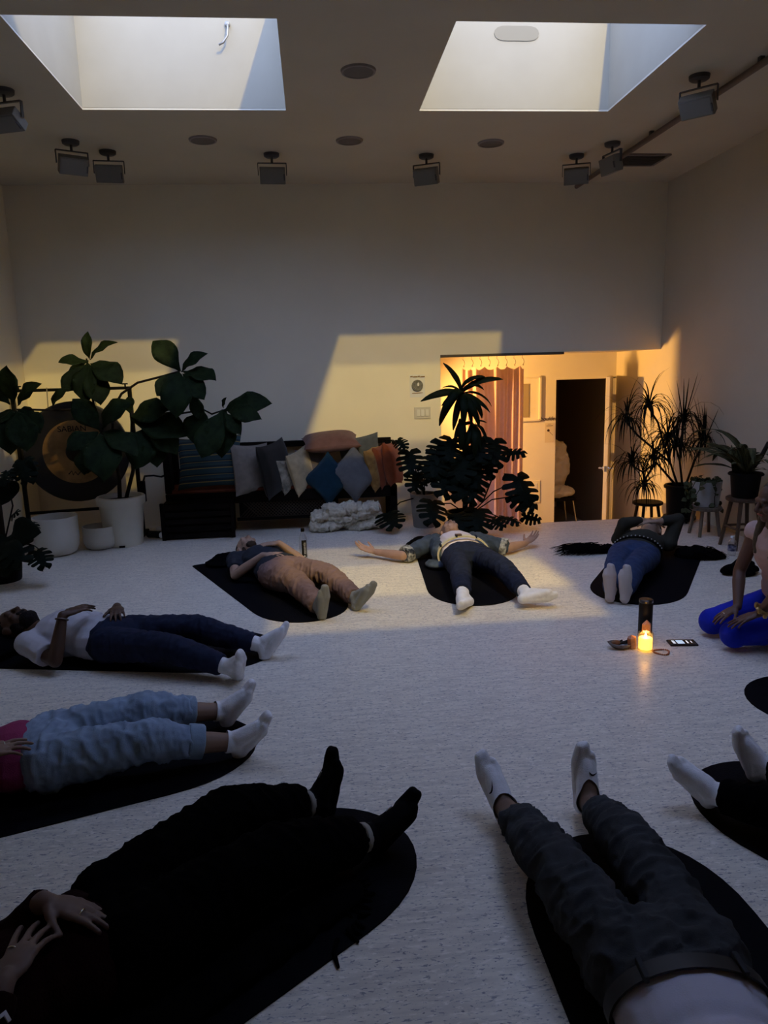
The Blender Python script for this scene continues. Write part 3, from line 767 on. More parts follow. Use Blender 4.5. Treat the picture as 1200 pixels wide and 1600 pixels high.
# P2: back centre, arms spread
yoga_mat((1.021, 4.454, 0.000)[:2], (.06, 1), 'black yoga mat under the person with outspread arms, back centre')
r, J, F = person('person in open denim shirt, white tee and jeans lying on their back, arms outspread', dict(
    hipR=(1.005, 5.26, .11), hipL=(1.185, 5.28, .11), shR=(.895, 5.77, .105), shL=(1.30, 5.79, .105), head=(1.12, 6.06, .13), hup=(.05, .97, .10), face=(-.04, -.28, .95),
    elR=(.655, 5.615, .06), wrR=(.455, 5.80, .055), hdR=(-.85, .30, .25), hnR=(-.1, -.3, .95), htR=(.25, .9, .3),
    elL=(1.53, 5.70, .06), wrL=(1.715, 5.84, .055), hdL=(.75, .60, .25), hnL=(-.1, -.2, .95), htL=(-.5, .8, .3),
    knR=(.96, 4.83, .14), anR=(.90, 4.45, .075), ftR=(-.45, -.85, .18), knL=(1.26, 4.83, .14), anL=(1.305, 4.405, .075), ftL=(.98, -.03, .10)),
    skin_mat('warm_skin', (0.48, 0.28, 0.19)), 1.03, voxel=.0055, base=(1.09, 5.25, 0), trousers=DENIM, sockm=SOCKW, top=mat('white_tee', (0.66, 0.58, 0.62), 0.9, 0.1, bump=.15, bscale=300), sleeve=.3, hem=0, loose=1.0, pant_wr=.008, leg_end=.06)
belt('belt', r, F, mat('cream_belt', (0.66, 0.60, 0.46), 0.6, .3, var=.08, vscale=30), w=.048, rx=.186, ry=.129, t=.013)
m_ = MB()
for a in (60, 105, 150): 
    p = F['hc']+F['R'] @ V((.202*math.cos(math.radians(a)), .150*math.sin(math.radians(a)), .128)); m_.box(p, (.012, .02, .05), F['R'])
o = build('belt_loop', m_, DENIM, kid(r, 'belt')); o['kind'] = 'stuff'
build('buckle', MB().box(F['hc']+F['R'] @ V((-.035, .150, .128)), (.05, .012, .042), F['R']), mat('brown_leather', (0.10, 0.05, 0.03), .5, .4), kid(r, 'belt'), bevel=.004)
DSH = mat('faded_denim_shirt', (0.060, 0.078, 0.105), 0.88, 0.12, var=.2, vscale=18, bump=.2, bscale=300)
def osh(m):
    for s, q in (('R', -1), ('L', 1)):
        sh, el = J['sh'+s], J['el'+s]; la = F['lat']*q
        m.cap(sh, sh.lerp(el, .82), .070, .062, 14); m.ell(sh, .076)
        for tt in (.04, .2, .4, .6):
            c = F['hc']+F['up']*(F['T']*(1.0-tt))+la*(.150+.05*tt)+V((0, 0, .005-.02*tt)); m.ell(c, .055, .085-.02*tt, .10, F['R'])
        m.ell(F['hc']+F['up']*.15+la*.20-V((0, 0, .075)), .10, .028, .11, F['R'])
    m.cap(J['shL']-UP*.05, J['shR']-UP*.05, .045)
blob('overshirt', r, DSH, osh, .007, 3, .009, 14, seed=9)
PRINT = mat('patterned_lining', (0.60, 0.58, 0.50), 0.9, .1, col2=(0.03, 0.035, 0.045), vscale=34)
for s in 'RL':
    sh, el = J['sh'+s], J['el'+s]
    def cf(m, sh=sh, el=el): m.cyl(sh.lerp(el, .74), sh.lerp(el, .96), .072, .070, 16)
    blob('sleeve_cuff', kid(r, 'overshirt'), PRINT, cf, .006, 2, .005, 22)
def hs(m):
    P, R = head(m, J['head'], J['hup'], J['face'], 1.03, 'none'); m.ell(P(0, -.026, .036), .083, .09, .093, R, 18, 12); m.ell(P(0, .0, .145), .034, .034, .032, R); m.ell(P(0, -.005, .115), .022, .022, .03, R)
blob('hair', r, mat('sandy_bun_hair', (0.22, 0.12, 0.05), 0.8, .2, bump=.6, bscale=120), hs, .006, 2, .003, 40)

# P3: back right, feet towards the candle
yoga_mat((1.949, 4.324, 0.000)[:2], (.55, .835), 'black yoga mat under the person in blue jeans, back right', L=1.72)
l3 = V((.835, -.55, 0))
r, J, F = person('person in olive top and blue jeans lying with sock soles facing us', dict(
    hipR=(2.235, 5.11, .11), hipL=(2.385, 5.01, .11), shR=(2.43, 5.60, .11), shL=(2.745, 5.40, .11), head=(2.76, 5.75, .135), hup=(.55, .83, .12), face=(-.06, -.1, 1),
    elR=(2.40, 5.46, .27), wrR=(2.575, 5.52, .275), hdR=(.9, -.25, -.15), hnR=(-.1, -.1, -1), htR=(.3, .9, .1),
    elL=(2.83, 5.43, .29), wrL=(2.68, 5.42, .285), hdL=(-.9, .35, -.1), hnL=(0, -.1, -1), htL=(.5, .8, .1),
    knR=(2.03, 4.73, .14), anR=(1.862, 4.405, .075), ftR=(-.02, .06, 1), knL=(2.13, 4.66, .14), anL=(1.945, 4.360, .075), ftL=(.02, .05, 1)),
    skin_mat('olive_skin', (0.36, 0.24, 0.17)), 1.0, base=(2.3, 5.1, 0), trousers=mat('mid_blue_denim', (0.032, 0.050, 0.11), 0.85, 0.12, var=.15, vscale=20, bump=.2, bscale=300), sockm=mat('cream_sock', (0.56, 0.49, 0.45), 0.92, .1, bump=.2, bscale=300), top=mat('olive_grey_knit', (0.040, 0.038, 0.029), 0.92, .1, bump=.3, bscale=200), sleeve=1.9, hem=.03, loose=1.02, leg_end=.02, sleeve_r=.06)
belt('belt', r, F, BLACKCLOTH, w=.045)
m_ = MB()
for i in range(16):
    a = math.radians(20+i*9.3); p = F['hc']+F['R'] @ V((.186*math.cos(a), .126*math.sin(a), .142)); m_.ell(p, .006, n=6, m=4)
o = build('belt_stud', m_, mat('pale_stud', (0.6, 0.58, 0.55), .4, .5), kid(r, 'belt')); o['kind'] = 'stuff'
def hs(m):
    P, R = head(m, J['head'], J['hup'], J['face'], 1.0, 'none'); m.ell(P(0, -.022, .036), .084, .094, .094, R, 18, 12); m.cap(P(0, -.05, .05), P(-.02, -.06, .16), .07, .04)
blob('hair', r, mat('dark_brown_hair', (0.03, 0.018, 0.012), 0.8, .2, bump=.6, bscale=120), hs, .007, 2, .004, 40)

# P4: left, white tee, arms folded on the belly
yoga_mat((-0.273, 3.885, -0.000)[:2], (-.977, .214), 'black yoga mat under the bearded person, left side', L=1.9)
r, J, F = person('bearded person in white t-shirt and navy jeans lying with hands on belly', dict(
    hipR=(-1.16, 3.85, .11), hipL=(-1.09, 4.02, .11), shR=(-1.60, 3.935, .115), shL=(-1.47, 4.29, .115), head=(-1.76, 4.20, .135), hup=(-.93, .36, .06), face=(.08, -.12, 1),
    elR=(-1.40, 3.755, .075), wrR=(-1.375, 3.86, .285), hdR=(.65, .60, .12), hnR=(.1, .2, -1), htR=(-.6, .65, 0),
    elL=(-1.26, 4.28, .08), wrL=(-1.155, 4.09, .245), hdL=(.25, -.9, .02), hnL=(0, .1, -1), htL=(-.9, -.25, 0),
    knR=(-.81, 3.68, .14), anR=(-.475, 3.525, .07), ftR=(.14, -.62, .76), knL=(-.71, 3.93, .15), anL=(-.335, 3.81, .07), ftL=(.60, .12, .78)),
    skin_mat('deep_brown_skin', (0.085, 0.042, 0.024)), 1.0, voxel=.0055, base=(-1.2, 3.95, 0), trousers=DENIM, sockm=SOCKW, top=mat('white_jersey', (0.50, 0.48, 0.51), 0.9, 0.1, bump=.15, bscale=300), sleeve=.72, hem=.06, loose=1.04, pant_wr=.007, top_wr=.006, sleeve_r=.066, leg_end=.05, chest=1.08, sock_high=.10)
BHAIR = mat('black_hair', (0.010, 0.008, 0.008), 0.85, .15, bump=.6, bscale=120)
def hs(m):
    P, R = head(m, J['head'], J['hup'], J['face'], 1.0, 'none'); m.ell(P(0, -.022, .038), .082, .092, .092, R, 18, 12)
blob('hair', r, BHAIR, hs, .006, 2, .003, 40)
def bs(m):
    P, R = head(m, J['head'], J['hup'], J['face'], 1.0, 'none'); m.ell(P(0, .055, -.095), .056, .045, .045, R); m.ell(P(-.056, .01, -.055), .018, .035, .045, R); m.ell(P(.056, .01, -.055), .018, .035, .045, R); m.cap(P(-.026, .088, -.048), P(.026, .088, -.048), .008); m.ell(P(0, .03, -.11), .05, .045, .04, R)
blob('beard', r, BHAIR, bs, .006, 2, .004, 40)
w = J['wrR']; m_ = MB(); d = (J['wrR']-J['elR']).normalized(); R_ = rot_to(d)
m_.tube([w-d*.02+R_ @ V((.031*math.cos(a), .031*math.sin(a), 0)) for a in [2*PI*i/16 for i in range(17)]], .005, 6)
build('bracelet', m_, mat('dull_silver', (0.16, 0.14, 0.12), .35, .5, metal=.8), r, smooth=True)
pb = blob_top = None
m_ = MB(); m_.ell((-1.92, 4.19, .055), .20, .24, .055); m_.ell((-1.86, 4.10, .05), .16, .18, .045)
me = wrinkle(remesh(m_, .01, 3, .5, cuts=[((0, 0, .006), (0, 0, -1))]), .01, 12, seed=8); shift(me, (-1.9, 4.15, .006))
o = bpy.data.objects.new('head_pillow', me); C.objects.link(o); o.location = (-1.9, 4.15, .006); me.materials.append(BLACKCLOTH); ROOT[o.name] = V((-1.9, 4.15, .006))
tag(o, 'black folded cloth pillow under the bearded person\'s head', 'pillow')

# P5: left, pink top and light jeans
yoga_mat((-0.315, 2.952, 0.000)[:2], (-.945, -.328), 'black yoga mat under the person in light blue jeans, left side')
LJ = mat('light_blue_denim', (0.26, 0.34, 0.45), 0.88, 0.12, var=.16, vscale=14, bump=.2, bscale=300)
SK5 = skin_mat('light_skin', (0.27, 0.16, 0.105))
r, J, F = person('person in pink top and light blue cuffed jeans lying on their back', dict(
    hipR=(-1.045, 2.615, .115), hipL=(-1.095, 2.80, .115), shR=(-1.47, 2.44, .12), shL=(-1.56, 2.78, .12), head=(-1.77, 2.54, .13), hup=(-.96, -.22, .05), face=(.05, 0, 1),
    elR=(-1.36, 2.30, .08), wrR=(-1.235, 2.475, .225), hdR=(.82, .40, .10), hnR=(-.05, .1, -1), htR=(-.45, .85, 0),
    elL=(-1.42, 2.95, .08), wrL=(-1.33, 2.76, .225), hdL=(.3, -.9, 0), hnL=(0, .1, -1), htL=(-.9, -.3, 0),
    knR=(-.70, 2.665, .15), anR=(-.372, 2.745, .075), ftR=(.62, -.16, .76), knL=(-.75, 2.915, .15), anL=(-.452, 3.02, .08), ftL=(.60, -.05, .80)),
    SK5, 1.0, voxel=.005, base=(-1.1, 2.7, 0), trousers=LJ, sockm=SOCKW, sock_high=.035, top=mat('bright_pink_knit', (0.30, 0.045, 0.12), 0.9, 0.1, bump=.25, bscale=220), sleeve=1.75, hem=.10, loose=1.13, pant_wr=.013, leg_end=.135, hand_spread=(.1, .16))
for s in 'RL':
    an, kn = J['an'+s], J['kn'+s]; d = (kn-an).normalized()
    def cf(m, an=an, d=d): m.cyl(an+d*.125, an+d*.185, .0655, .068, 18)
    blob('trouser_cuff', kid(r, 'trousers'), mat('light_blue_denim_inside', (0.25, 0.33, 0.42), 0.9, .1, bump=.2, bscale=300), cf, .006, 1, .003, 20)
hd = J['hdR'].normalized()
ring_on('ring', r, J['wrR']+hd*.115+V((-.02, .012, .0)), hd, .0115)

# P6: near left, all in black with dark red jumper
yoga_mat((0.201, 2.245, -0.000)[:2], (-.788, -.616), 'black yoga mat under the person in black, near left')
BLK = mat('black_trousers', (0.0014, 0.0014, 0.0017), 0.95, 0.03, bump=.2, bscale=250)
r, J, F = person('person in black with a dark red jumper lying nearest at left', dict(
    hipR=(-.50, 1.64, .125), hipL=(-.605, 1.785, .125), shR=(-.80, 1.31, .13), shL=(-.99, 1.585, .13), head=(-1.07, 1.31, .14), hup=(-.8, -.6, .05), face=(.05, 0, 1),
    elR=(-.73, 1.19, .11), wrR=(-.715, 1.415, .255), hdR=(.12, .95, .08), hnR=(0, -.1, -1), htR=(-.95, .1, 0),
    elL=(-.835, 1.735, .11), wrL=(-.715, 1.655, .265), hdL=(.80, -.22, -.10), hnL=(-.1, -.1, -1), htL=(-.3, -.95, .1),
    knR=(-.17, 1.875, .17), anR=(.135, 2.07, .08), ftR=(.62, .10, .72), knL=(-.325, 2.06, .185), anL=(-.045, 2.275, .08), ftL=(.16, .10, .98)),
    skin_mat('pale_skin', (0.17, 0.11, 0.085)), 1.0, voxel=.0045, base=(-.55, 1.7, 0), trousers=BLK, sockm=mat('black_sock', (0.0025, 0.0025, 0.003), 0.9, .1), sock_high=.045, top=mat('dark_red_jumper', (0.012, 0.0022, 0.0026), 0.92, .08, bump=.4, bscale=160), sleeve=1.93, hem=.14, loose=1.28, pant_wr=.010, leg_end=.082, hand_spread=(.05, .22), hand_curl=.28)
for s in 'RL':
    an, kn = J['an'+s], J['kn'+s]; d = (kn-an).normalized()
    def cf(m, an=an, d=d): m.cyl(an+d*.040, an+d*.062, .0445, .046, 18)
    blob('sock_band', r, mat('cream_sock_band', (0.36, 0.33, 0.28), .9, .1), cf, .005, 1)
    an = J['an'+s]; ft = J['ft'+s].normalized()
    build('sock_mark', MB().bar(an+ft*.055+V((-.002, -.002, .037)), an+ft*.075+V((.004, -.006, .038)), .006, .003), mat('white_print', (0.7, 0.7, 0.7), .8, .1), r)
hd = J['hdL'].normalized(); ring_on('ring', r, J['wrL']+hd*.115+V((-.005, -.012, 0)), hd, .012)
hd = J['hdR'].normalized(); ring_on('ring', r, J['wrR']+hd*.09+V((-.024, 0, 0)), hd, .0115)
sh_ = kid(r, 'shirt'); ok, p, n, _ = sh_.closest_point_on_mesh(V((-0.657, 1.289, 0.300))-ROOT[r.name])
x = V((.75, -.65, 0)); x = (x-n*x.dot(n)).normalized(); y = n.cross(x)
M_ = Matrix.Translation(p+ROOT[r.name]+n*.004) @ Matrix((x, y, n)).transposed().to_4x4()
text('shirt_print', '5', .075, mat('white_print', (0.7, 0.7, 0.7)), M_, sh_, ext=.004)

# its shawl with a fringe, lying along the near edge of the mat
sc_ = thing('fringed_shawl', 'black shawl with a fringe spread over the near mat edge', 'shawl', (-.25, 1.72, .006))
def shs(m):
    for t in np.linspace(0, 1, 9):
        p = V((-.55, 1.43, .035)).lerp(V((-.01, 1.90, .018)), t); m.ell(p, .10, .085, .028 if t < .8 else .016)
blob('shawl_cloth', sc_, BLACKCLOTH, shs, .008, 3, .010, 14, cuts=[((0, 0, .007), (0, 0, -1))], seed=5)
rr = random.Random(3)
for i in range(16):
    a = math.radians(-70+i*9+rr.uniform(-6, 6)); p = V((-.005, 1.905, .014))+V((math.cos(a)*.07, math.sin(a)*.06, 0))
    L_ = rr.uniform(.03, .06); q = p+V((math.cos(a+.4)*L_, math.sin(a+.4)*L_, -.004))
    build('tassel', MB().tube([p, p.lerp(q, .5)+V((rr.uniform(-.006, .006), 0, .002)), V((q.x, q.y, .0055))], [.006, .005, .003], 5), BLACKCLOTH, sc_)
for pts in (((-0.002, 1.730, 0.012), (-0.012, 1.687, 0.008), (-0.002, 1.641, 0.006)), ((0.028, 1.763, 0.012), (0.039, 1.741, 0.010), (0.055, 1.720, 0.006)), ((0.052, 1.786, 0.014), (0.062, 1.775, 0.010), (0.075, 1.768, 0.007)), ((0.061, 1.815, 0.014), (0.079, 1.812, 0.010), (0.094, 1.819, 0.007)), ((0.044, 1.775, 0.012), (0.050, 1.753, 0.010), (0.067, 1.745, 0.007))):
    build('tassel', MB().tube(pts, [.007, .0075, .004], 6), BLACKCLOTH, sc_)

# P7: near right, dark grey trousers
yoga_mat((0.847, 2.089, 0.000)[:2], (.0, -1), 'black yoga mat under the person in dark grey trousers, near right')
r, J, F = person('person in dark grey trousers and pale shirt lying nearest at right', dict(
    hipR=(.86, 1.42, .125), hipL=(.675, 1.43, .125), shR=(.915, .95, .13), shL=(.555, .97, .13), head=(.73, .70, .14), hup=(-.02, -1, .05), face=(0, -.05, 1),
    elR=(1.08, 1.05, .08), wrR=(.98, .80, .10), hdR=(-.3, -.9, .1), hnR=(0, 0, -1), htR=(-.9, .3, 0), elL=(.38, 1.05, .08), wrL=(.47, .80, .10), hdL=(.3, -.9, .1), hnL=(0, 0, -1), htL=(.9, .3, 0),
    knR=(.845, 1.79, .165), anR=(.852, 2.15, .085), ftR=(.05, .12, .98), knL=(.605, 1.775, .165), anL=(.568, 2.16, .085), ftL=(-.25, .42, .86)),
    skin_mat('tan_skin', (0.18, 0.11, 0.075)), 1.0, base=(.75, 1.4, 0), trousers=mat('dark_grey_twill', (0.045, 0.048, 0.052), 0.88, 0.12, var=.1, vscale=20, bump=.2, bscale=300), sockm=SOCKW, sock_high=.018, top=mat('pale_lilac_tee', (0.60, 0.58, 0.68), 0.9, .1, bump=.15, bscale=300), sleeve=.5, hem=0, loose=1.06, pant_wr=.017, leg_end=.115, chest=1.12)
belt('belt', r, F, mat('black_leather_belt', (0.012, 0.012, 0.012), .5, .4), w=.04, dz=.125)
for a in (55, 125):
    p = F['hc']+F['R'] @ V((.188*math.cos(math.radians(a)), .128*math.sin(math.radians(a)), .125)); build('belt_loop', MB().box(p, (.012, .018, .06), F['R']), mat('dark_grey_twill', (0.06, .066, .076)), r, bevel=.003)
SWOOSH = [(-.020, .0095), (-.0185, .002), (-.013, -.0045), (-.006, -.0055), (.003, -.0025), (.020, .0075), (.003, .0015), (-.006, -.0005), (-.012, .001), (-.0165, .0055)]
MARK = mat('black_print', (0.01, .01, .012), .8, .1)
sk = kids_of(r, 'sock')
decal('sock_mark', sk[0], (0.526, 2.170, 0.150), [(x*1.15, y*1.15) for x, y in SWOOSH], (.75, .65, 0), MARK)
decal('sock_mark', sk[1], (0.868, 2.178, 0.160), SWOOSH, (1, -.1, 0), MARK)

# P8: right edge, only lower legs in the picture
yoga_mat((1.401, 2.408, 0.000)[:2], (.49, -.87), 'black yoga mat under the black-trousered legs at the right edge')
r, J, F = person('person in black trousers and white socks lying at the right edge, only lower legs seen', dict(
    hipR=(1.90, 1.58, .12), hipL=(1.74, 1.49, .12), shR=(2.19, 1.16, .12), shL=(1.88, .98, .12), head=(2.16, .82, .13), hup=(.49, -.87, .05), face=(0, 0, 1),
    elR=(2.27, 1.36, .08), wrR=(2.1, 1.52, .1), hdR=(-.5, .8, 0), hnR=(0, 0, -1), htR=(-.8, -.5, 0), elL=(1.74, 1.06, .08), wrL=(1.66, 1.28, .1), hdL=(-.2, .9, 0), hnL=(0, 0, -1), htL=(.9, .2, 0),
    knR=(1.715, 1.945, .15), anR=(1.545, 2.265, .075), ftR=(-.38, .0, .92), knL=(1.51, 1.80, .15), anL=(1.28, 2.135, .085), ftL=(-.62, .12, .74)),
    skin_mat('light_skin', (0.27, 0.16, 0.105)), .95, base=(1.8, 1.55, 0), trousers=BLK, sockm=SOCKW, sock_high=.09, top=BLACKCLOTH, sleeve=1.8, hem=.1, loose=1.15, leg_end=.04)
yoga_mat((1.919, 2.989, 0.000)[:2], (.9, -.43), 'rounded tip of a bare black yoga mat entering at the right edge', w=.63)

# P9: kneeling guide at the right edge
BLUE = mat('cobalt_leggings', (0.004, 0.018, 0.42), 0.65, .15, var=.08, vscale=20)
r, J, F = person('kneeling fair-haired person in pink tank top and cobalt leggings at right edge', dict(
    hipR=(2.50, 3.64, .215), hipL=(2.52, 3.46, .215), shR=(2.345, 3.65, .605), shL=(2.36, 3.335, .605), head=(2.315, 3.47, .80), hup=(-.15, -.02, 1), face=(-.9, .05, -.15),
    elR=(2.27, 3.66, .385), wrR=(2.20, 3.54, .225), hdR=(-.80, -.15, -.30), hnR=(.3, .0, -.95), htR=(.05, -.95, 0),
    elL=(2.30, 3.315, .40), wrL=(2.235, 3.40, .235), hdL=(-.78, .14, -.34), hnL=(.3, 0, -.95), htL=(.1, .95, 0),
    knR=(2.165, 3.715, .085), anR=(2.56, 3.70, .065), ftR=(.95, 0, .02), knL=(2.165, 3.50, .088), anL=(2.56, 3.50, .065), ftL=(.95, 0, .02)),
    skin_mat('tan_face_skin', (0.12, 0.060, 0.038)), .88, voxel=.0045, base=(2.4, 3.55, 0), trousers=None, top=mat('pale_pink_tank', (0.48, 0.33, 0.29), 0.85, .15, bump=.15, bscale=200), sleeve=0, hem=.10, hand_spread=(.16, .14), hand_curl=.22)
def lg(m):
    m.ell(F['hc'], .155, .115, .12, F['R'])
    for s in 'RL':
        m.cap(J['hip'+s], J['kn'+s], .088, .070, 16); m.ell(J['kn'+s], .074); c = J['kn'+s].lerp(J['an'+s], .4); m.cap(J['kn'+s], c, .062, .062); m.cap(c, J['an'+s], .06, .040)
blob('leggings', r, BLUE, lg, .0065, 3, .002, 12)
def hs(m):
    P, R = head(m, J['head'], J['hup'], J['face'], .88, 'none'); m.ell(P(0, -.026, .036), .074, .082, .083, R, 18, 12)
    for s in (-1, 1):
        m.tube([P(s*.078, .01, .05), P(s*.09, .0, -.05), P(s*.095, .02, -.14), P(s*.09, .06, -.24), P(s*.08, .085, -.32)], [.022, .026, .028, .026, .014], 10)
    m.tube([P(0, -.09, .03), P(0, -.10, -.10), P(0, -.09, -.24)], [.05, .05, .04], 10)
blob('hair', r, mat('ash_blond_hair', (0.07, 0.05, 0.028), 0.6, .3, var=.3, vscale=40, stretch=(6, 6, 1)), hs, .006, 3, .004, 30)
P, R = head(MB(), J['head'], J['hup'], J['face'], .88, 'none')
for s in (-1, 1): build('eye', MB().ell(P(s*.031, .083, .003), .010, .006, .007, R, 10, 6), mat('dark_eye', (0.02, .015, .012), .3, .5), r, smooth=True)
build('lips', MB().cap(P(-.017, .088, -.060), P(.017, .088, -.060), .006, n=8), mat('rose_lips', (0.36, 0.09, 0.08), .45, .4), r, smooth=True)
GOLD = mat('gold_bracelet', (0.55, 0.38, 0.14), .3, .5, metal=.9)
w = J['wrL']; d = (J['wrL']-J['elL']).normalized(); R_ = rot_to(d)
m_ = MB(); m_.tube([w-d*.025+R_ @ V((.031*math.cos(a), .031*math.sin(a), 0)) for a in [2*PI*i/16 for i in range(17)]], .011, 6)
for i in range(7):
    a = 2*PI*i/7; m_.ell(w-d*(.025+.008*math.sin(a*2))+R_ @ V((.040*math.cos(a), .040*math.sin(a), 0)), .013, .010, .014, n=8, m=5)
build('bracelet', m_, GOLD, r, smooth='auto')
ring_on('ring', r, J['wrR']+J['hdR'].normalized()*.092, J['hdR'], .010)
# ------------------------------------------------------------------ plants: leaf meshes and builders
def leaf_sheet(fw, L, nx, ny, droop, cup, wave=0.0, seed=0, twist=0.0):
    """thin leaf from the origin along +Y, width profile fw(t), drooping tip, cupped cross-section"""
    rr = random.Random(seed); ph = rr.uniform(0, 6)
    vs = []
    y = z = 0.0; ang = .10
    for j in range(ny+1):
        t = j/ny
        if j:
            ang -= droop/ny; y += L/ny*math.cos(ang); z += L/ny*math.sin(ang)
        w = fw(t)
        for i in range(nx+1):
            s = 2*i/nx-1
            zz = z+cup*abs(s)*w+wave*math.sin(t*14+s*2+ph)*abs(s)
            vs.append((s*w, y, zz+twist*s*w*t))
    fs = [(j*(nx+1)+i, j*(nx+1)+i+1, (j+1)*(nx+1)+i+1, (j+1)*(nx+1)+i) for j in range(ny) for i in range(nx)]
    return MB().add(vs, fs)
def thick(mb, th):
    n = len(mb.v); vs = mb.v+[(x, y, z-th) for x, y, z in mb.v]
    e = {}
    for f in mb.f:
        for a, b in zip(f, f[1:]+f[:1]):
            if (b, a) in e: del e[(b, a)]
            else: e[(a, b)] = 1
    return MB().add(vs, list(mb.f)+[tuple(i+n for i in reversed(f)) for f in mb.f]+[(b, a, a+n, b+n) for a, b in e])
def fig_profile(t):
    if t < .02: return .012
    return .5*(.16*math.sin(PI*min(1, t*1.05))**.8+.50*math.sin(PI*max(0, t-.0)**1.55)**.9)*.62+.004
FIG = [thick(leaf_sheet(lambda t: fig_profile(t)*1.5, 1.0, 6, 10, d, .16, .03, s), .006).mesh('leaf', True) for s, d in enumerate((.5, .9, 1.3, .2))]
def monstera_mb(seed):
    """broad heart-shaped leaf, solid inside, slit between the ribs from half-way to the rim"""
    rr = random.Random(seed); mb = MB(); nl = 5
    def at(t, f, s):   # t along the midrib, f from midrib to rim, s side
        w = (.50*math.sin(PI*(t*.84+.15))**.62)*f
        y = -.08+1.06*t+f*(.10-.34*(1-t)**1.5)*(1 if t < .98 else .4)
        return V((s*w, y, -.13*f*f-.20*t*t+.05*f*math.sin(t*11+seed)))
    for s in (-1, 1):
        for k in range(nl):
            t0, t1 = k/nl, (k+1)/nl; d_ = t1-t0; deep = rr.uniform(.26, .40)
            ga = .15 if k else 0; gb = .17 if k < nl-1 else 0
            rows = [(0, t0, t1), (deep, t0, t1), (deep+.10, t0+ga*.8*d_, t1-gb*.8*d_), (.84, t0+ga*d_, t1-gb*d_), (.96, t0+(ga+.05)*d_, t1-(gb+.05)*d_), (1.03, t0+.38*d_, t1-.34*d_)]
            if k == nl-1: rows = [(f, a, 1.0 if f < .5 else 1.0-.02*f) for f, a, b in rows]
            pts = []
            for f, a, b in rows: pts += [at(a, f, s), at((a+b)/2, f*(1.0), s), at(b, f, s)]
            fs = []
            for r in range(len(rows)-1):
                for q in (0, 1): fs.append((r*3+q, r*3+q+1, r*3+q+4, r*3+q+3))
            if s < 0: fs = [tuple(reversed(f)) for f in fs]
            mb.add(pts, fs)
        fs = [(0, 1, 2), (0, 2, 3)]
        if s < 0: fs = [tuple(reversed(f)) for f in fs]
        mb.add([at(0, 0, s), at(0, 1, s), V((s*.27, -.36, -.10)), V((s*.07, -.24, -.03))], [tuple(reversed(f)) for f in fs])
    return thick(mb, .008)
MON = [monstera_mb(s).mesh('leaf', False) for s in range(3)]
HEART = [thick(leaf_sheet(lambda t: .02+.46*math.sin(PI*min(1, (t+.16)/1.16))**.8*(1-.25*t), 1.0, 6, 7, .9, .10, .02, 3), .008).mesh('leaf', True)]
STRAP = [thick(leaf_sheet(lambda t: .008+.062*math.sin(PI*min(1, t*.93+.07))**.7, 1.0, 2, 9, d, .25, .006, s, .4), .004).mesh('leaf', True) for s, d in enumerate((1.6, 2.3, .9, 2.7))]
SPIKE = [thick(leaf_sheet(lambda t: .004+.045*math.sin(PI*min(1, t*.88+.12))**.8, 1.0, 2, 6, .1, .3, 0, 2), .006).mesh('leaf', True)]
MIXM = HEART+MON[:2]
for ms, mm in ((FIG, LEAF_FIG), (MON, LEAF_MON), (HEART, LEAF_MON), (STRAP, LEAF_CORN), (SPIKE, LEAF_VAR)):
    for me in ms: me.materials.append(mm)
SPIDER = []
for me in STRAP[:3]:
    c = me.copy(); c.materials.clear(); c.materials.append(LEAF_VAR); SPIDER.append(c)
SMALL = [HEART[0].copy()]; SMALL[0].materials.clear(); SMALL[0].materials.append(LEAF_VAR)

def leaf(root, meshes, base, tip, size=None, face=(0, -.75, .65), roll=0.0, width=1.0, i=[0]):
    """a leaf from base to tip, its upper side turned towards 'face'"""
    b, t = V(base), V(tip); d = t-b; y = d.normalized()
    n = V(face); n = n-y*n.dot(y)
    if n.length < .05: n = V((1, 0, 0))
    n.normalize(); x = y.cross(n)
    i[0] += 1
    me = meshes[(i[0]*7+3) % len(meshes)]
    far = max((v.co for v in me.vertices), key=lambda c: c.y*c.y+c.z*c.z)     # the mesh's own drooping tip
    ch = math.hypot(far.y, far.z); L = (d.length if size is None else size)/ch
    if meshes is FIG: L *= 1.15
    a = math.atan2(far.z, far.y); ca, sa = math.cos(a), math.sin(a)
    y, n = y*ca-n*sa, y*sa+n*ca
    o = bpy.data.objects.new('leaf', me); C.objects.link(o); o.parent = root
    R = Matrix((x*width*L, y*L, n*L)).transposed().to_4x4()
    if roll: R = R @ Matrix.Rotation(roll, 4, 'Y')
    R.translation = b-ROOT[root.name]
    o.matrix_basis = R
    return o
def stem(root, pts, r, m=BARK, name='stem'):
    return build(name, MB().tube(pts, r, 7), m, root, smooth=True)
def pot(root, c, r_top, r_bot, h, m, rim=.0, soil=True):
    x, y, z = c
    prof = [(0, 0), (r_bot, 0), (r_bot+.004, .01), (r_top-.01 if rim else r_top, h-rim)]
    if rim: prof += [(r_top+.008, h-rim), (r_top+.010, h-.01)]
    prof += [(r_top, h), (r_top-.018, h), (r_top-.022, h-.05), (0, h-.05)]
    build('pot', MB().lathe(prof, 36, (x, y, z)), m, root, smooth='auto')
    if soil: build('soil', MB().lathe([(r_top-.02, h-.045), (r_top*.5, h-.035), (0, h-.03)], 24, (x, y, z)), SOIL, root, smooth=True)

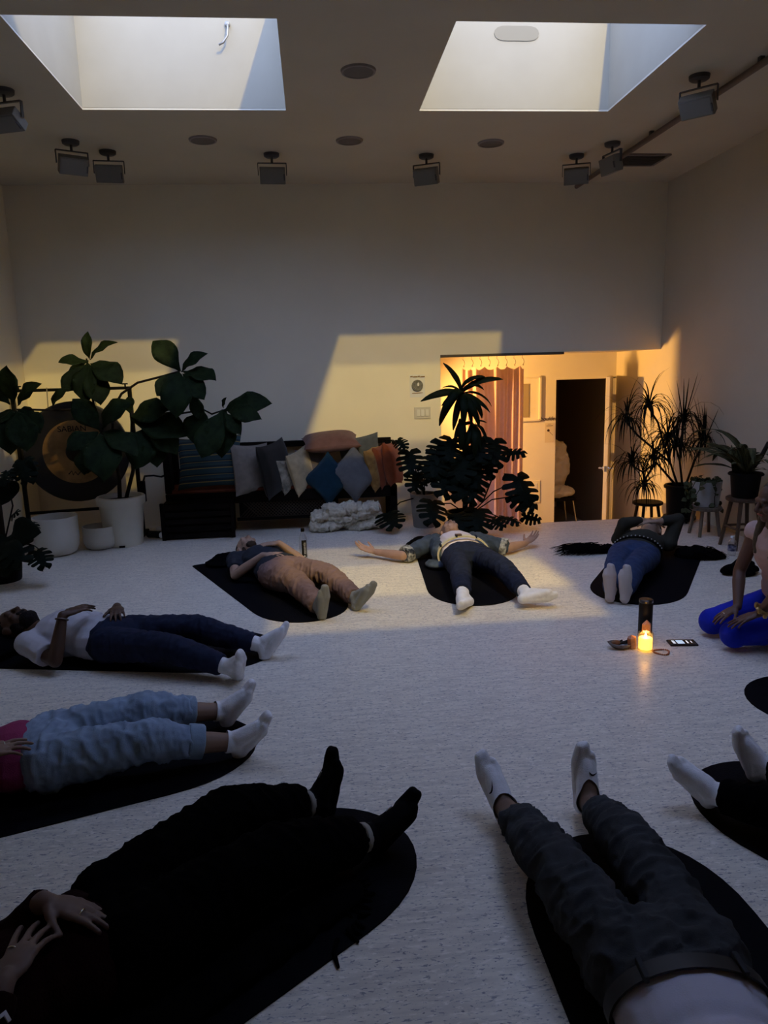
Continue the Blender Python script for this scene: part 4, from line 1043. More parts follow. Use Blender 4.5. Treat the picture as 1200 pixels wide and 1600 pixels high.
# fiddle-leaf fig in the white pot
FY = 6.80
fig = thing('fiddle_leaf_fig', 'large-leaved fig tree in a white pot in front of the gong', 'plant', (-1.79, FY, 0))
pot(fig, (-1.79, FY, 0), .205, .160, .455, CERAMIC, .075)
build('drain_notch', MB().box((-1.775, FY-.163, .012), (.05, .012, .018)), BLACKMETAL, fig)
stem(fig, [(-1.80, FY, .40), (-1.734, 6.600, 0.653), (-1.734, 6.550, 0.857), (-1.824, 6.500, 1.070)], [.02, .018, .016, .012])
stem(fig, [(-1.75, FY, .40), (-1.644, 6.750, 0.687), (-1.632, 6.750, 0.946), (-1.595, 6.700, 1.221)], [.018, .017, .015, .012])
stem(fig, [(-1.824, 6.500, 1.070), (-1.911, 6.700, 1.242), (-1.938, 6.750, 1.436), (-1.951, 6.750, 1.684)], [.012, .011, .010, .007])
stem(fig, [(-1.732, 6.600, 1.241), (-1.649, 6.620, 1.375), (-1.506, 6.620, 1.464), (-1.269, 6.600, 1.517), (-1.136, 6.600, 1.552)], [.011, .011, .010, .010, .007])
stem(fig, [(-1.730, 6.550, 0.846), (-1.744, 6.580, 1.066), (-1.732, 6.600, 1.241)], [.013, .012, .011])
stem(fig, [(-1.878, 6.620, 1.234), (-2.037, 6.600, 1.251), (-2.211, 6.500, 1.257), (-2.348, 6.450, 1.269), (-2.452, 6.400, 1.275)], [.011, .011, .010, .009, .008])
stem(fig, [(-1.609, 6.720, 1.119), (-1.311, 6.750, 1.163), (-0.974, 6.700, 1.211), (-0.891, 6.600, 1.175), (-0.772, 6.600, 1.210)], [.010, .009, .008, .008, .007])
FIGL = [(-1.925,6.750,1.672,-1.925,6.750,1.885,0.62),(-1.920,6.750,1.672,-1.712,6.700,1.834,0.55),(-1.924,6.700,1.650,-2.111,6.600,1.654,0.95),(-1.901,6.600,1.637,-2.077,6.500,1.435,0.80),(-1.891,6.600,1.637,-1.904,6.450,1.340,0.85),(-1.875,6.600,1.637,-1.625,6.500,1.485,1.05),(-1.867,6.550,1.625,-1.779,6.450,1.331,0.95),(-1.951,6.800,1.668,-2.139,6.900,1.523,0.90),(-1.136,6.600,1.552,-1.358,6.600,1.747,1.00),(-1.120,6.600,1.551,-0.913,6.550,1.680,0.75),(-1.109,6.600,1.551,-0.839,6.450,1.479,0.95),(-1.131,6.500,1.541,-1.280,6.400,1.370,1.00),(-1.115,6.500,1.535,-1.136,6.350,1.208,1.00),(-1.094,6.500,1.529,-0.955,6.400,1.323,0.95),(-1.143,6.700,1.552,-1.089,6.900,1.436,0.80),(-1.039,6.550,1.375,-0.998,6.500,1.167,0.80),(-0.962,6.620,1.215,-1.046,6.500,0.959,1.15),(-0.783,6.600,1.205,-0.404,6.500,1.203,0.72),(-0.772,6.600,1.210,-0.812,6.450,0.855,0.95),(-0.788,6.550,1.213,-0.947,6.400,0.860,0.90),(-0.745,6.550,1.195,-0.509,6.400,1.080,0.75),(-0.794,6.650,1.219,-0.765,6.600,1.310,0.60),(-0.762,6.500,1.187,-0.654,6.400,1.020,0.90),(-1.824,6.500,1.075,-1.975,6.400,1.313,1.00),(-1.808,6.500,1.075,-1.560,6.450,1.308,0.95),(-1.795,6.450,1.062,-1.488,6.300,0.908,0.85),(-1.827,6.450,1.058,-2.015,6.300,0.939,1.05),(-1.804,6.400,1.050,-1.879,6.200,0.770,1.10),(-1.788,6.400,1.050,-1.699,6.200,0.725,1.10),(-1.861,6.600,1.080,-1.960,6.700,1.188,0.90),(-1.616,6.700,1.176,-1.292,6.550,1.202,1.05),(-1.590,6.650,1.151,-1.162,6.500,1.019,0.95),(-1.408,6.600,1.109,-1.234,6.500,0.866,1.00),(-1.441,6.600,1.099,-1.492,6.450,0.765,1.00),(-1.419,6.600,1.103,-1.366,6.500,0.782,0.95),(-1.616,6.750,1.185,-1.668,6.900,1.310,0.80),(-2.198,6.500,1.283,-2.038,6.450,1.408,0.60),(-2.439,6.400,1.306,-2.239,6.350,1.464,0.85),(-2.468,6.400,1.318,-2.446,6.300,1.598,0.90),(-2.423,6.350,1.277,-2.226,6.200,1.113,1.00),(-2.455,6.350,1.267,-2.434,6.150,0.970,1.15),(-2.415,6.300,1.269,-2.297,6.150,0.991,1.05),(-2.493,6.400,1.277,-2.580,6.200,1.146,1.10),(-2.518,6.450,1.317,-2.650,6.400,1.491,1.00),(-2.470,6.500,1.271,-2.395,6.600,1.236,0.90)]
for r_ in FIGL: leaf(fig, FIG, r_[:3], r_[3:6], width=r_[6], roll=rnd.uniform(-.35, .35))

# small plants at the left edge in a dark pot
mo = thing('climbing_monstera', 'dark climbing plant in a black pot at the left edge', 'plant', (-2.44, 5.72, 0))
pot(mo, (-2.44, 5.72, 0), .155, .125, .20, BLACKMETAL, .03)
stem(mo, [(-2.44, 5.72, .15), (-2.44, 5.72, .55), (-2.43, 5.72, .86)], [.055, .055, .05], mat('moss_pole', (.025, .02, .014), .95, .1, bump=.6, bscale=60), 'moss_pole')
stem(mo, [(-2.42, 5.68, .2), (-2.277, 5.650, 0.593), (-2.294, 5.650, 0.764), (-2.246, 5.650, 0.858)], .006)
stem(mo, [(-2.40, 5.66, .2), (-2.252, 5.600, 0.455), (-2.157, 5.600, 0.475)], .005)
for a in ((38,846),(50,848)): stem(mo, [(-2.36, 5.62, .15), (-2.225, 5.550, 0.328) if a[0] < 40 else (-2.197, 5.550, 0.336), (-2.099, 5.500, 0.309), (-2.050, 5.500, 0.262)], .004)
MOL = [(-2.165,5.650,0.917,-2.103,5.550,0.747,1.05),(-2.194,5.650,0.909,-2.226,5.600,0.783,0.90),(-2.156,5.650,0.917,-2.070,5.600,0.795,0.80),(-2.273,5.600,0.852,-2.292,5.500,0.739,1.00),(-2.276,5.600,0.525,-2.189,5.550,0.559,1.00),(-2.263,5.550,0.393,-2.036,5.450,0.390,1.10),(-2.145,5.600,0.460,-2.082,5.500,0.381,0.90),(-2.304,5.500,0.344,-2.113,5.350,0.193,1.20),(-2.323,5.500,0.335,-2.274,5.350,0.106,1.30),(-2.086,5.500,0.264,-1.983,5.400,0.149,1.15),(-2.340,5.550,0.363,-2.405,5.400,0.220,1.20),(-2.302,5.700,0.781,-2.303,5.600,0.603,1.00)]
for r_ in MOL: leaf(mo, MIXM, r_[:3], r_[3:6], width=r_[6], roll=rnd.uniform(-.35, .35))

# monstera in the grey pot at the bench end
gp = thing('potted_monstera', 'monstera in a grey pot between the bench and the corn plant', 'plant', (1.029, 6.950, 0.078)[:2]+(0,))
pot(gp, (1.029, 6.950, 0.078)[:2]+(0,), .135, .105, .33, mat('grey_planter', (0.30, .28, .25), .7, .3, var=.1), 0)
for e in ((0.890, 6.900, 0.686), (0.783, 6.900, 0.842), (1.062, 6.900, 0.636), (0.972, 6.850, 0.523)): stem(gp, [(1.033, 6.950, 0.300), V((1.016, 6.950, 0.426)).lerp(V(e), .4)+V((0, 0, .05)), e], .006, LEAF_MON)
GPL = [(0.888,6.880,0.731,0.872,6.750,0.505,1.15),(0.784,6.900,0.854,0.842,6.800,0.766,1.10),(0.759,6.900,0.843,0.681,6.850,0.851,0.90),(1.058,6.880,0.626,1.035,6.750,0.437,1.10),(0.954,6.850,0.524,0.905,6.700,0.366,1.15),(1.097,6.900,0.511,1.141,6.800,0.400,1.00)]
for r_ in GPL: leaf(gp, MON, r_[:3], r_[3:6], width=r_[6], roll=rnd.uniform(-.35, .35))
FL = [(0.657,6.800,0.169,0.701,6.620,0.044,1.50)]
for r_ in FL: leaf(gp, MON, r_[:3], r_[3:6], width=r_[6], roll=rnd.uniform(-.35, .35))
stem(gp, [(0.975, 6.900, 0.304), (0.782, 6.850, 0.266), (0.664, 6.800, 0.175)], .006, LEAF_MON)

# tall corn plant with monstera around its foot
cx, cy = 1.36, 6.60
cp = thing('corn_plant', 'tall dark corn plant with monstera leaves before the curtain', 'plant', (cx, cy, 0))
pot(cp, (cx, cy, 0), .175, .135, .20, BLACKMETAL, .03)
stem(cp, [(cx, cy, .15), (1.382, 6.650, 0.546), (1.361, 6.650, 0.962), (1.345, 6.650, 1.288)], [.026, .024, .022, .016])
stem(cp, [(cx+.04, cy, .15), (1.485, 6.650, 0.602), (1.468, 6.650, 0.970)], [.02, .018, .015])
CPL = [(1.345,6.650,1.299,1.175,6.600,1.565,1.19),(1.351,6.650,1.310,1.541,6.550,1.432,1.19),(1.357,6.650,1.299,1.698,6.500,1.354,1.19),(1.357,6.650,1.287,1.500,6.500,1.270,0.95),(1.363,6.650,1.281,1.576,6.500,1.109,1.19),(1.351,6.620,1.277,1.476,6.500,1.050,1.19),(1.327,6.620,1.283,0.985,6.500,1.168,1.19),(1.327,6.620,1.272,1.070,6.500,1.035,1.19),(1.329,6.600,1.267,1.210,6.450,0.971,1.19),(1.341,6.600,1.266,1.360,6.450,0.977,1.19),(1.350,6.700,1.298,1.202,6.800,1.346,0.95),(1.356,6.700,1.297,1.503,6.800,1.325,0.95),(1.334,6.650,1.288,1.054,6.600,1.252,1.04),(1.341,6.600,1.278,1.275,6.400,1.018,1.19),(1.373,6.700,1.285,1.648,6.700,1.195,1.04),(1.335,6.600,1.278,1.116,6.400,1.102,1.14),(1.347,6.600,1.272,1.424,6.450,0.986,1.14),(1.339,6.650,1.276,1.184,6.550,1.148,1.14)]
for r_ in CPL: leaf(cp, STRAP, r_[:3], r_[3:6], width=r_[6], roll=rnd.uniform(-.35, .35))
CP2 = [(1.468,6.650,0.993,1.587,6.500,0.850,1.14),(1.468,6.650,0.988,1.294,6.500,0.803,1.14),(1.457,6.600,0.986,1.412,6.450,0.775,1.19),(1.474,6.650,0.993,1.564,6.550,1.032,0.95),(1.462,6.650,0.999,1.270,6.550,0.961,1.04),(1.451,6.600,0.974,1.341,6.450,0.738,1.19),(1.469,6.600,0.985,1.505,6.450,0.766,1.19),(1.479,6.700,0.989,1.570,6.700,0.915,1.04),(1.479,6.700,0.989,1.389,6.700,0.898,1.04),(1.343,6.620,1.052,1.223,6.500,0.806,1.19),(1.355,6.620,1.052,1.305,6.500,0.774,1.19),(1.355,6.620,1.023,1.189,6.500,0.865,1.14)]
for r_ in CP2: leaf(cp, STRAP, r_[:3], r_[3:6], width=r_[6], roll=rnd.uniform(-.35, .35))
CPM = [(1.160,6.600,0.827,1.084,6.450,0.615,1.15),(1.243,6.600,0.865,1.178,6.450,0.652,1.20),(1.636,6.600,0.839,1.611,6.450,0.599,1.25),(1.493,6.550,0.849,1.423,6.400,0.648,1.20),(1.327,6.550,0.727,1.226,6.350,0.468,1.15),(1.186,6.500,0.587,1.121,6.350,0.357,1.20),(1.451,6.500,0.634,1.434,6.350,0.412,1.20),(1.327,6.500,0.581,1.273,6.300,0.312,1.15),(1.422,6.450,0.502,1.348,6.300,0.297,1.10),(1.103,6.550,0.747,1.028,6.400,0.526,1.10),(1.744,6.600,0.729,1.920,6.500,0.709,0.80),(1.852,6.550,0.493,1.920,6.400,0.205,1.15),(1.903,6.600,0.519,1.925,6.550,0.526,1.60),(1.815,6.500,0.341,1.979,6.400,0.202,1.20),(1.041,6.500,0.316,1.006,6.300,0.122,1.15),(1.434,6.350,0.249,1.377,6.150,0.079,1.30),(1.415,6.600,0.788,1.364,6.450,0.574,1.10),(1.564,6.600,0.694,1.564,6.500,0.489,1.00),(1.247,6.600,0.665,1.149,6.500,0.471,1.10),(1.575,6.400,0.150,1.656,6.300,0.073,1.20),(1.241,6.350,0.217,1.250,6.200,0.074,1.20),(1.690,6.500,0.149,1.843,6.400,0.102,0.80),(1.902,6.500,0.139,2.045,6.450,0.088,0.90)]
for r_ in CPM: leaf(cp, MON, r_[:3], r_[3:6], width=r_[6], roll=rnd.uniform(-.35, .35))
for e in ((1.636, 6.600, 0.815), (1.186, 6.500, 0.575), (1.853, 6.550, 0.481), (1.815, 6.500, 0.341), (1.041, 6.500, 0.304), (1.434, 6.350, 0.237), (1.160, 6.600, 0.816), (1.451, 6.500, 0.623), (1.665, 6.450, 0.148)):
    p0 = V((cx+.03, cy-.02, .16)); e = V(e); stem(cp, [p0, p0.lerp(e, .5)+V((0, 0, .06)), e], .006, LEAF_MON, 'leaf_stalk')
stem(cp, [(1.527, 6.600, 0.276), (1.617, 6.620, 0.480), (1.641, 6.620, 0.707)], .007, LEAF_MON, 'leaf_stalk')

# dragon tree in the black pot against the right wall
dx, dy = 3.46, 6.62
dt = thing('dragon_tree', 'branching dragon tree with drooping tufts in a black pot', 'plant', (dx, dy, 0))
pot(dt, (dx, dy, .06), .145, .115, .30, BLACKMETAL, .03)
build('plant_dolly', MB().lathe([(0, .02), (.14, .02), (.15, .03), (.15, .055), (0, .055)], 28, (dx, dy, 0)), BLACKMETAL, dt, smooth='auto')
for a in (0.6, 2.7, 4.8): build('caster', MB().ell((dx+.12*math.cos(a), dy+.12*math.sin(a), .012), .012, n=8, m=6), BLACKMETAL, dt)
DH = [((979,660,6.6),52,.0),((1014,638,6.6),54,.0),((1068,662,6.6),64,.6),((1043,690,6.55),62,.0),((987,727,6.5),48,0),((1020,719,6.5),40,0),((1006,762,6.4),38,0),((1101,690,6.5),48,.3),((1056,700,6.7),52,.2)]
DHW = [(2.891, 6.600, 0.971), (3.102, 6.600, 1.094), (3.445, 6.600, 0.940), (3.272, 6.550, 0.783), (2.911, 6.500, 0.581), (3.113, 6.500, 0.621), (2.990, 6.400, 0.383), (3.607, 6.500, 0.775), (3.433, 6.700, 0.702)]
j1, j2, j3 = (3.331, 6.600, 0.582), (3.269, 6.550, 0.451), (3.426, 6.600, 0.591)
base = (dx-.02, dy, .32)
for pts in ([base, j1, (3.155, 6.600, 0.722), (3.001, 6.600, 0.848), DHW[0]], [j1, (3.253, 6.600, 0.779), (3.195, 6.600, 0.960), DHW[1]], [(dx+.02, dy, .32), j3, (3.441, 6.600, 0.772), DHW[2]], [j1, DHW[3]], [base, (3.144, 6.500, 0.602), (3.025, 6.500, 0.511), DHW[4]], [j1, (3.216, 6.550, 0.653), DHW[5]], [(3.144, 6.500, 0.602), (3.034, 6.450, 0.475), DHW[6]], [(dx+.04, dy, .32), (3.544, 6.550, 0.592), DHW[7]], [j3, DHW[8]]):
    stem(dt, pts, [.012]+[.010]*(len(pts)-2)+[.008], name='branch')
rr = random.Random(11)
for (hw, (pp_, ln, upf)) in zip(DHW, DH):
    mb = MB(); Lm = ln/ (FOCAL_PX/6.9)*1.1; h = V(hw)
    for k in range(46):
        az = rr.uniform(0, 2*PI); el = rr.uniform(.35, 1.25) if k > 8 else rr.uniform(1.0, 1.5); L_ = Lm*rr.uniform(.75, 1.1)
        d = V((math.cos(az)*math.cos(el), math.sin(az)*math.cos(el), math.sin(el)))
        if upf and k < 8: pts = [h+d*L_*t*1.25 for t in (0, .35, .7, 1)]
        else:
            pts = []; p = h.copy(); dd = d.copy(); g = rr.uniform(.45, .95) if k > 6 else .35
            for s_ in range(7):
                pts.append(p.copy()); p = p+dd*L_/5.0; dd = (dd+V((0, 0, -g))).normalized()
        for q in pts: q.x = min(q.x, 3.655-.02*abs(q.z-.6))
        n_ = len(pts); side = V((-math.sin(az), math.cos(az), 0)); w0 = .0075
        vs = []
        for i_, q in enumerate(pts):
            t = i_/(n_-1); w_ = w0*(1-t**2)+.0008; vs += [q-side*w_, q+side*w_, q+V((0, 0, .003*(1-t)))]
        fs = []
        for i_ in range(n_-1): fs += [(i_*3, i_*3+2, i_*3+5, i_*3+3), (i_*3+2, i_*3+1, i_*3+4, i_*3+5), (i_*3+1, i_*3, i_*3+3, i_*3+4)]
        mb.add(vs, fs)
    o = build('leaf_tuft', mb, LEAF_DRAC, dt); o['kind'] = 'stuff'

# stools with plants at the right
def stool(name, label, c, h, r_seat, spread, m, group=None, rung=None, seat_t=.03, nleg=4):
    x, y, z = c; t = thing(name, label, 'stool', c, group)
    build('seat', MB().lathe([(0, h-seat_t), (r_seat-.01, h-seat_t), (r_seat, h-seat_t+.008), (r_seat, h-.006), (r_seat-.008, h), (0, h)], 32, (x, y, z)), m, t, smooth='auto')
    for k in range(nleg):
        a = PI/4+k*2*PI/nleg; a0 = (x+math.cos(a)*r_seat*.68, y+math.sin(a)*r_seat*.68, z+h-seat_t); a1 = (x+math.cos(a)*spread, y+math.sin(a)*spread, z)
        build('leg', MB().cyl(a1, a0, .014, .017, 10), m, t, smooth='auto')
    if rung:
        for k in range(nleg):
            pq = []
            for kk in (k, k+1):
                a = PI/4+kk*2*PI/nleg; f = 1-rung/h; rad = spread*f+r_seat*.68*(1-f); rad = r_seat*.68+(spread-r_seat*.68)*(1-rung/h)
                pq.append((x+math.cos(a)*rad, y+math.sin(a)*rad, z+rung))
            build('rung', MB().cyl(pq[0], pq[1], .010, n=8), m, t)
    return t
stool('wooden_stool', 'small dark round stool in the amber light below the dragon tree', (3.46, 7.30, -.35), .425, .155, .17, DARKWOOD)
stool('wooden_stool', 'low pale wooden stool carrying the white pot of trailing vines', (3.395, 6.04, 0), .26, .135, .13, PALEWOOD)
stool('wooden_stool', 'taller brown wooden stool carrying the striped-leaf plant, right', (3.45, 5.56, 0), .42, .14, .165, MIDWOOD, rung=.17)
# trailing vine in the white pot
vx, vy, vz = 3.395, 6.04, .262
vi = thing('trailing_vine', 'white pot of small-leaved trailing vine on the low pale stool', 'plant', (vx, vy, vz))
pot(vi, (vx, vy, vz), .125, .10, .22, mat('grey_white_pot', (0.42, .42, .40), .5, .4, var=.1), 0)
for k in range(9):
    a = rr.uniform(0, 2*PI); q = V((vx+.11*math.cos(a), vy+.11*math.sin(a), vz+.20)); pts = [V((vx, vy, vz+.18)), q+V((0, 0, .05))]
    dn_ = rr.uniform(.08, .28); out = V((math.cos(a), math.sin(a), 0))
    for s_ in range(1, 4): pts.append(q+out*(.035+.012*s_)+V((rr.uniform(-.02, .02), 0, .03-dn_*s_/3)))
    stem(vi, pts, .003, LEAF_FIG, 'vine')
    for s_ in range(6):
        p = pts[min(4, 1+s_ % 4)].lerp(pts[min(4, 2+s_ % 4)], rr.random()); e = p+V((rr.uniform(-.05, .05), rr.uniform(-.05, .02), rr.uniform(-.05, .03))); leaf(vi, SMALL, p, e, .05)
for k in range(16):
    p = V((vx+rr.uniform(-.09, .09), vy+rr.uniform(-.09, .09), vz+.20)); e = p+V((rr.uniform(-.09, .09), rr.uniform(-.06, .06), rr.uniform(.03, .12)))
    leaf(vi, SMALL, p, e, .055)
# jade-like sprig behind the vine
sx_, sy_ = 3.50, 6.30
# striped-leaf plant on the tall stool
sx, sy, sz = 3.45, 5.56, .422
sp = thing('striped_leaf_plant', 'dark pot of long arching cream-striped leaves on the taller stool', 'plant', (sx, sy, sz))
pot(sp, (sx, sy, sz), .125, .095, .20, BLACKMETAL, .02)
for k in range(34):
    a = 2*PI*k/34+rr.uniform(-.1, .1); p = V((sx+.03*math.cos(a), sy+.03*math.sin(a), sz+.19)); L_ = rr.uniform(.36, .56)
    e = p+V((math.cos(a)*.30, math.sin(a)*.30, rr.uniform(.02, .20)))
    if math.cos(a) > .25: L_ = .17; e.x = min(e.x, p.x+.07)
    leaf(sp, SPIDER, p, e, L_, face=(0, 0, 1), width=.75)
for b_, t_ in (((3.386, 5.620, 0.595), (3.348, 5.620, 0.842)), ((3.419, 5.620, 0.593), (3.398, 5.620, 0.829))): leaf(sp, SPIKE, b_, t_, face=(0, -1, .1), width=1.7)
stem(sp, [(sx, sy, sz+.18), (sx+.06, sy, sz+.24), (sx+.12, sy, sz+.32), (3.60, sy-.04, sz+.44)], [.022, .02, .018, .016])
for k in range(7):
    a = k*.9; leaf(sp, STRAP, (sx+.03, sy, sz+.22), (sx+.03+.12*math.cos(a)*.7, sy+.1*math.sin(a), sz+.34), .16, face=(0, 0, 1), width=1.6)
# ------------------------------------------------------------------ bench, cushions, blanket, chest
by0, by1, bz = 7.05, 7.56, .405
bn = thing('wooden_bench', 'long dark wooden daybed bench with rust seat pad along the back wall', 'bench', (-.31, 7.2, 0))
bx0, bx1 = -1.44, .78
for z_, h_ in ((bz-.09, .07),): build('front_rail', MB().box(((bx0+bx1)/2, by0+.02, z_+.02), (bx1-bx0, .04, .085)), DARKWOOD, bn, bevel=.004)
build('seat_board', MB().box(((bx0+bx1)/2, (by0+by1)/2, bz-.02), (bx1-bx0, by1-by0, .03)), DARKWOOD, bn)
build('seat_pad', MB().box(((bx0+bx1)/2-.02, (by0+by1)/2, bz+.012), (bx1-bx0-.06, by1-by0-.03, .035)), mat('rust_fabric', (0.16, 0.045, 0.022), 0.9, .1, var=.15, vscale=20, bump=.2, bscale=200), bn, bevel=.012)
for x_ in (bx0+.035, bx1-.035):
    for y_ in (by0+.035, by1-.035):
        build('leg', MB().box((x_, y_, (bz-.035)/2), (.07, .07, bz-.035)), DARKWOOD, bn, bevel=.005)
build('arm_post', MB().box((bx0+.03, by0+.08, .63), (.06, .16, .44)), DARKWOOD, bn, bevel=.005)
build('arm_post', MB().box((bx0+.03, by1-.04, .66), (.06, .07, .48)), DARKWOOD, bn, bevel=.005)
build('arm_rail', MB().box((bx0+.03, (by0+by1)/2, .86), (.07, by1-by0, .045)), DARKWOOD, bn, bevel=.005)
build('back_rail', MB().box(((bx0+bx1)/2, by1-.02, .80), (bx1-bx0, .04, .06)), DARKWOOD, bn, bevel=.005)
build('back_rail', MB().box(((bx0+bx1)/2, by1-.02, .56), (bx1-bx0, .03, .05)), DARKWOOD, bn, bevel=.005)
build('back_post', MB().box((bx1-.03, by1-.03, .61), (.06, .06, .40)), DARKWOOD, bn, bevel=.005)
lt = MB()
lx0, lx1, lz0, lz1 = -.76, .20, .14, .32
n_ = 30
for k in range(n_+8):
    for s_ in (-1, 1):
        xa = lx0+(lx1-lx0)*(k-4)/n_; xb = xa+s_*(lz1-lz0)
        pa, pb = V((xa, by0+.03, lz0)), V((xb, by0+.03, lz1))
        if min(pa.x, pb.x) < lx0-.001 or max(pa.x, pb.x) > lx1+.001: continue
        lt.bar(pa, pb, .008, .006)
o = build('rattan_lattice', lt, mat('dark_rattan', (0.06, .042, .028), .6, .3), bn); o['kind'] = 'stuff'
build('lattice_frame', MB().box(((lx0+lx1)/2, by0+.03, lz0-.012), (lx1-lx0+.05, .03, .03)), DARKWOOD, bn)
build('lattice_frame', MB().box(((lx0+lx1)/2, by0+.05, .23), (lx1-lx0, .008, .19)), BLACKMETAL, bn)
# slatted chest under the left end
cr = thing('slatted_chest', 'dark slatted wooden chest on the floor under the bench\'s left end', 'chest', (-1.125, 7.0, 0))
build('chest_box', MB().box((-1.125, 7.06, .178), (.62, .36, .335)), DARKWOOD, cr)
for k in range(5): build('slat', MB().box((-1.125, 6.868, .035+k*.068), (.66, .022, .050)), DARKWOOD, cr, bevel=.004)
for x_ in (-1.445, -.805): build('corner_post', MB().box((x_, 6.862, .176), (.035, .035, .35)), DARKWOOD, cr, bevel=.004)

def pillow_mb(w, h, t, seed=0, n=14, pinch=.10):
    rr = random.Random(seed); vs = []; a_, b_ = rr.uniform(0, 6), rr.uniform(0, 6)
    for side in (1, -1):
        for j in range(n+1):
            for i in range(n+1):
                u, v = 2*i/n-1, 2*j/n-1
                f = ((1-abs(u)**2.6)*(1-abs(v)**2.6))**.42 if abs(u) < 1 and abs(v) < 1 else 0
                sx_, sy_ = 1-pinch*(1-abs(v)**2)*abs(u)**3, 1-pinch*(1-abs(u)**2)*abs(v)**3
                d_ = 1+.10*math.sin(u*3+a_)*math.cos(v*2.5+b_)
                vs.append((u*w/2*sx_, v*h/2*sy_, side*t/2*f*d_+.012*math.sin(u*2+b_)))
    N = (n+1)*(n+1); fs = []
    for j in range(n):
        for i in range(n):
            q = (j*(n+1)+i, j*(n+1)+i+1, (j+1)*(n+1)+i+1, (j+1)*(n+1)+i); fs.append(q); fs.append(tuple(N+k for k in reversed(q)))
    edge = [i for i in range(n+1)]+[(j)*(n+1)+n for j in range(1, n+1)]+[n*(n+1)+i for i in range(n-1, -1, -1)]+[j*(n+1) for j in range(n-1, 0, -1)]
    for a, b in zip(edge, edge[1:]+edge[:1]): fs.append((b, a, N+a, N+b))
    return MB().add(vs, fs)
def stripes_mat():
    m = bpy.data.materials.new('teal_stripe_fabric'); m.use_nodes = True; nt = m.node_tree; b = nt.nodes['Principled BSDF']; b.inputs['Roughness'].default_value = .9
    tc = nt.nodes.new('ShaderNodeTexCoord'); sp_ = nt.nodes.new('ShaderNodeSeparateXYZ'); nt.links.new(tc.outputs['Object'], sp_.inputs['Vector'])
    mul = nt.nodes.new('ShaderNodeMath'); mul.operation = 'MULTIPLY'; mul.inputs[1].default_value = 8.0; nt.links.new(sp_.outputs['Y'], mul.inputs[0])
    fr_ = nt.nodes.new('ShaderNodeMath'); fr_.operation = 'FRACT'; nt.links.new(mul.outputs[0], fr_.inputs[0])
    cr_ = nt.nodes.new('ShaderNodeValToRGB'); nt.links.new(fr_.outputs[0], cr_.inputs['Fac']); cr_.color_ramp.interpolation = 'CONSTANT'
    cols = [(0, (0.020, .055, .07)), (.36, (.30, .22, .07)), (.43, (.012, .03, .045)), (.60, (.028, .07, .08)), (.74, (.02, .05, .07)), (.86, (.22, .17, .06)), (.91, (.010, .022, .032))]
    e = cr_.color_ramp.elements
    e[0].position, e[0].color = 0, (*cols[0][1], 1); e[1].position, e[1].color = cols[1][0], (*cols[1][1], 1)
    for p, c in cols[2:]: x = e.new(p); x.color = (*c, 1)
    nt.links.new(cr_.outputs['Color'], b.inputs['Base Color']); return m
def fab(n, c, **k): return mat(n, c, .92, .1, bump=.25, bscale=180, var=.10, vscale=18, sheen=.2, **k)
# (label, material, centre, width, height, thickness, spin in its own plane, lean back, turn)
CUSH = [
 ('large teal striped cushion leaning at the left end of the bench', stripes_mat(), (-0.997, 7.020, 0.703), .62, .50, .20, 2, 18, 0),
 ('grey-beige cushion standing next to the striped one', fab('grey_beige_linen', (.24, .21, .18)), (-0.612, 7.000, 0.623), .42, .50, .17, -4, 12, 40),
 ('charcoal cushion standing on edge, third from the left', fab('charcoal_linen', (.022, .022, .021)), (-0.388, 6.980, 0.623), .46, .52, .16, 6, 8, 62),
 ('pale striped cushion sliver behind the charcoal cushion', fab('pale_stripe', (.40, .36, .28), col2=(.15, .14, .11)), (-0.275, 7.100, 0.540), .36, .34, .12, 3, 10, 64),
 ('slate-dark small cushion tucked left of the cream cushion', fab('slate_linen', (.045, .055, .065)), (-0.227, 7.180, 0.552), .36, .36, .12, -6, 10, 60),
 ('cream cushion standing on edge in the bench middle', fab('cream_cotton', (.46, .37, .22)), (-0.142, 6.990, 0.587), .34, .42, .14, 12, 8, 55),
 ('mauve-grey cushion behind the cream and teal ones', fab('mauve_linen', (.17, .145, .14)), (-0.044, 7.160, 0.585), .36, .38, .13, -3, 10, 35),
 ('dusty rose cushion lying flat on top of the pile', fab('dusty_rose', (.17, .085, .065)), (0.155, 7.200, 0.837), .56, .42, .17, 0, 80, 4),
 ('teal-blue cushion on its corner hanging over the seat edge', fab('teal_velvet', (.007, .032, .055)), (0.110, 6.920, 0.512), .37, .37, .16, 45, 12, -8),
 ('blue-grey cushion on its corner right of the teal one', fab('blue_grey_velvet', (.115, .115, .118)), (0.362, 6.930, 0.550), .40, .40, .17, 42, 14, 10),
 ('grey-green cushion wedged behind the blue-grey one', fab('grey_green_linen', (.105, .11, .095)), (0.437, 7.170, 0.691), .42, .40, .15, 10, 12, -10),
 ('mustard scroll-patterned cushion standing on edge', fab('mustard_scroll', (.36, .20, .055), col2=(.22, .115, .03)), (0.573, 7.020, 0.591), .34, .42, .13, 10, 10, 58),
 ('narrow rust-orange cushion next to the mustard one', fab('rust_velvet', (.21, .050, .016)), (0.649, 7.100, 0.590), .32, .42, .12, 4, 10, 60),
 ('rust-orange cushion at the right end of the bench', fab('rust_velvet', (.21, .050, .016)), (0.738, 7.040, 0.619), .34, .43, .14, -2, 10, 62)]
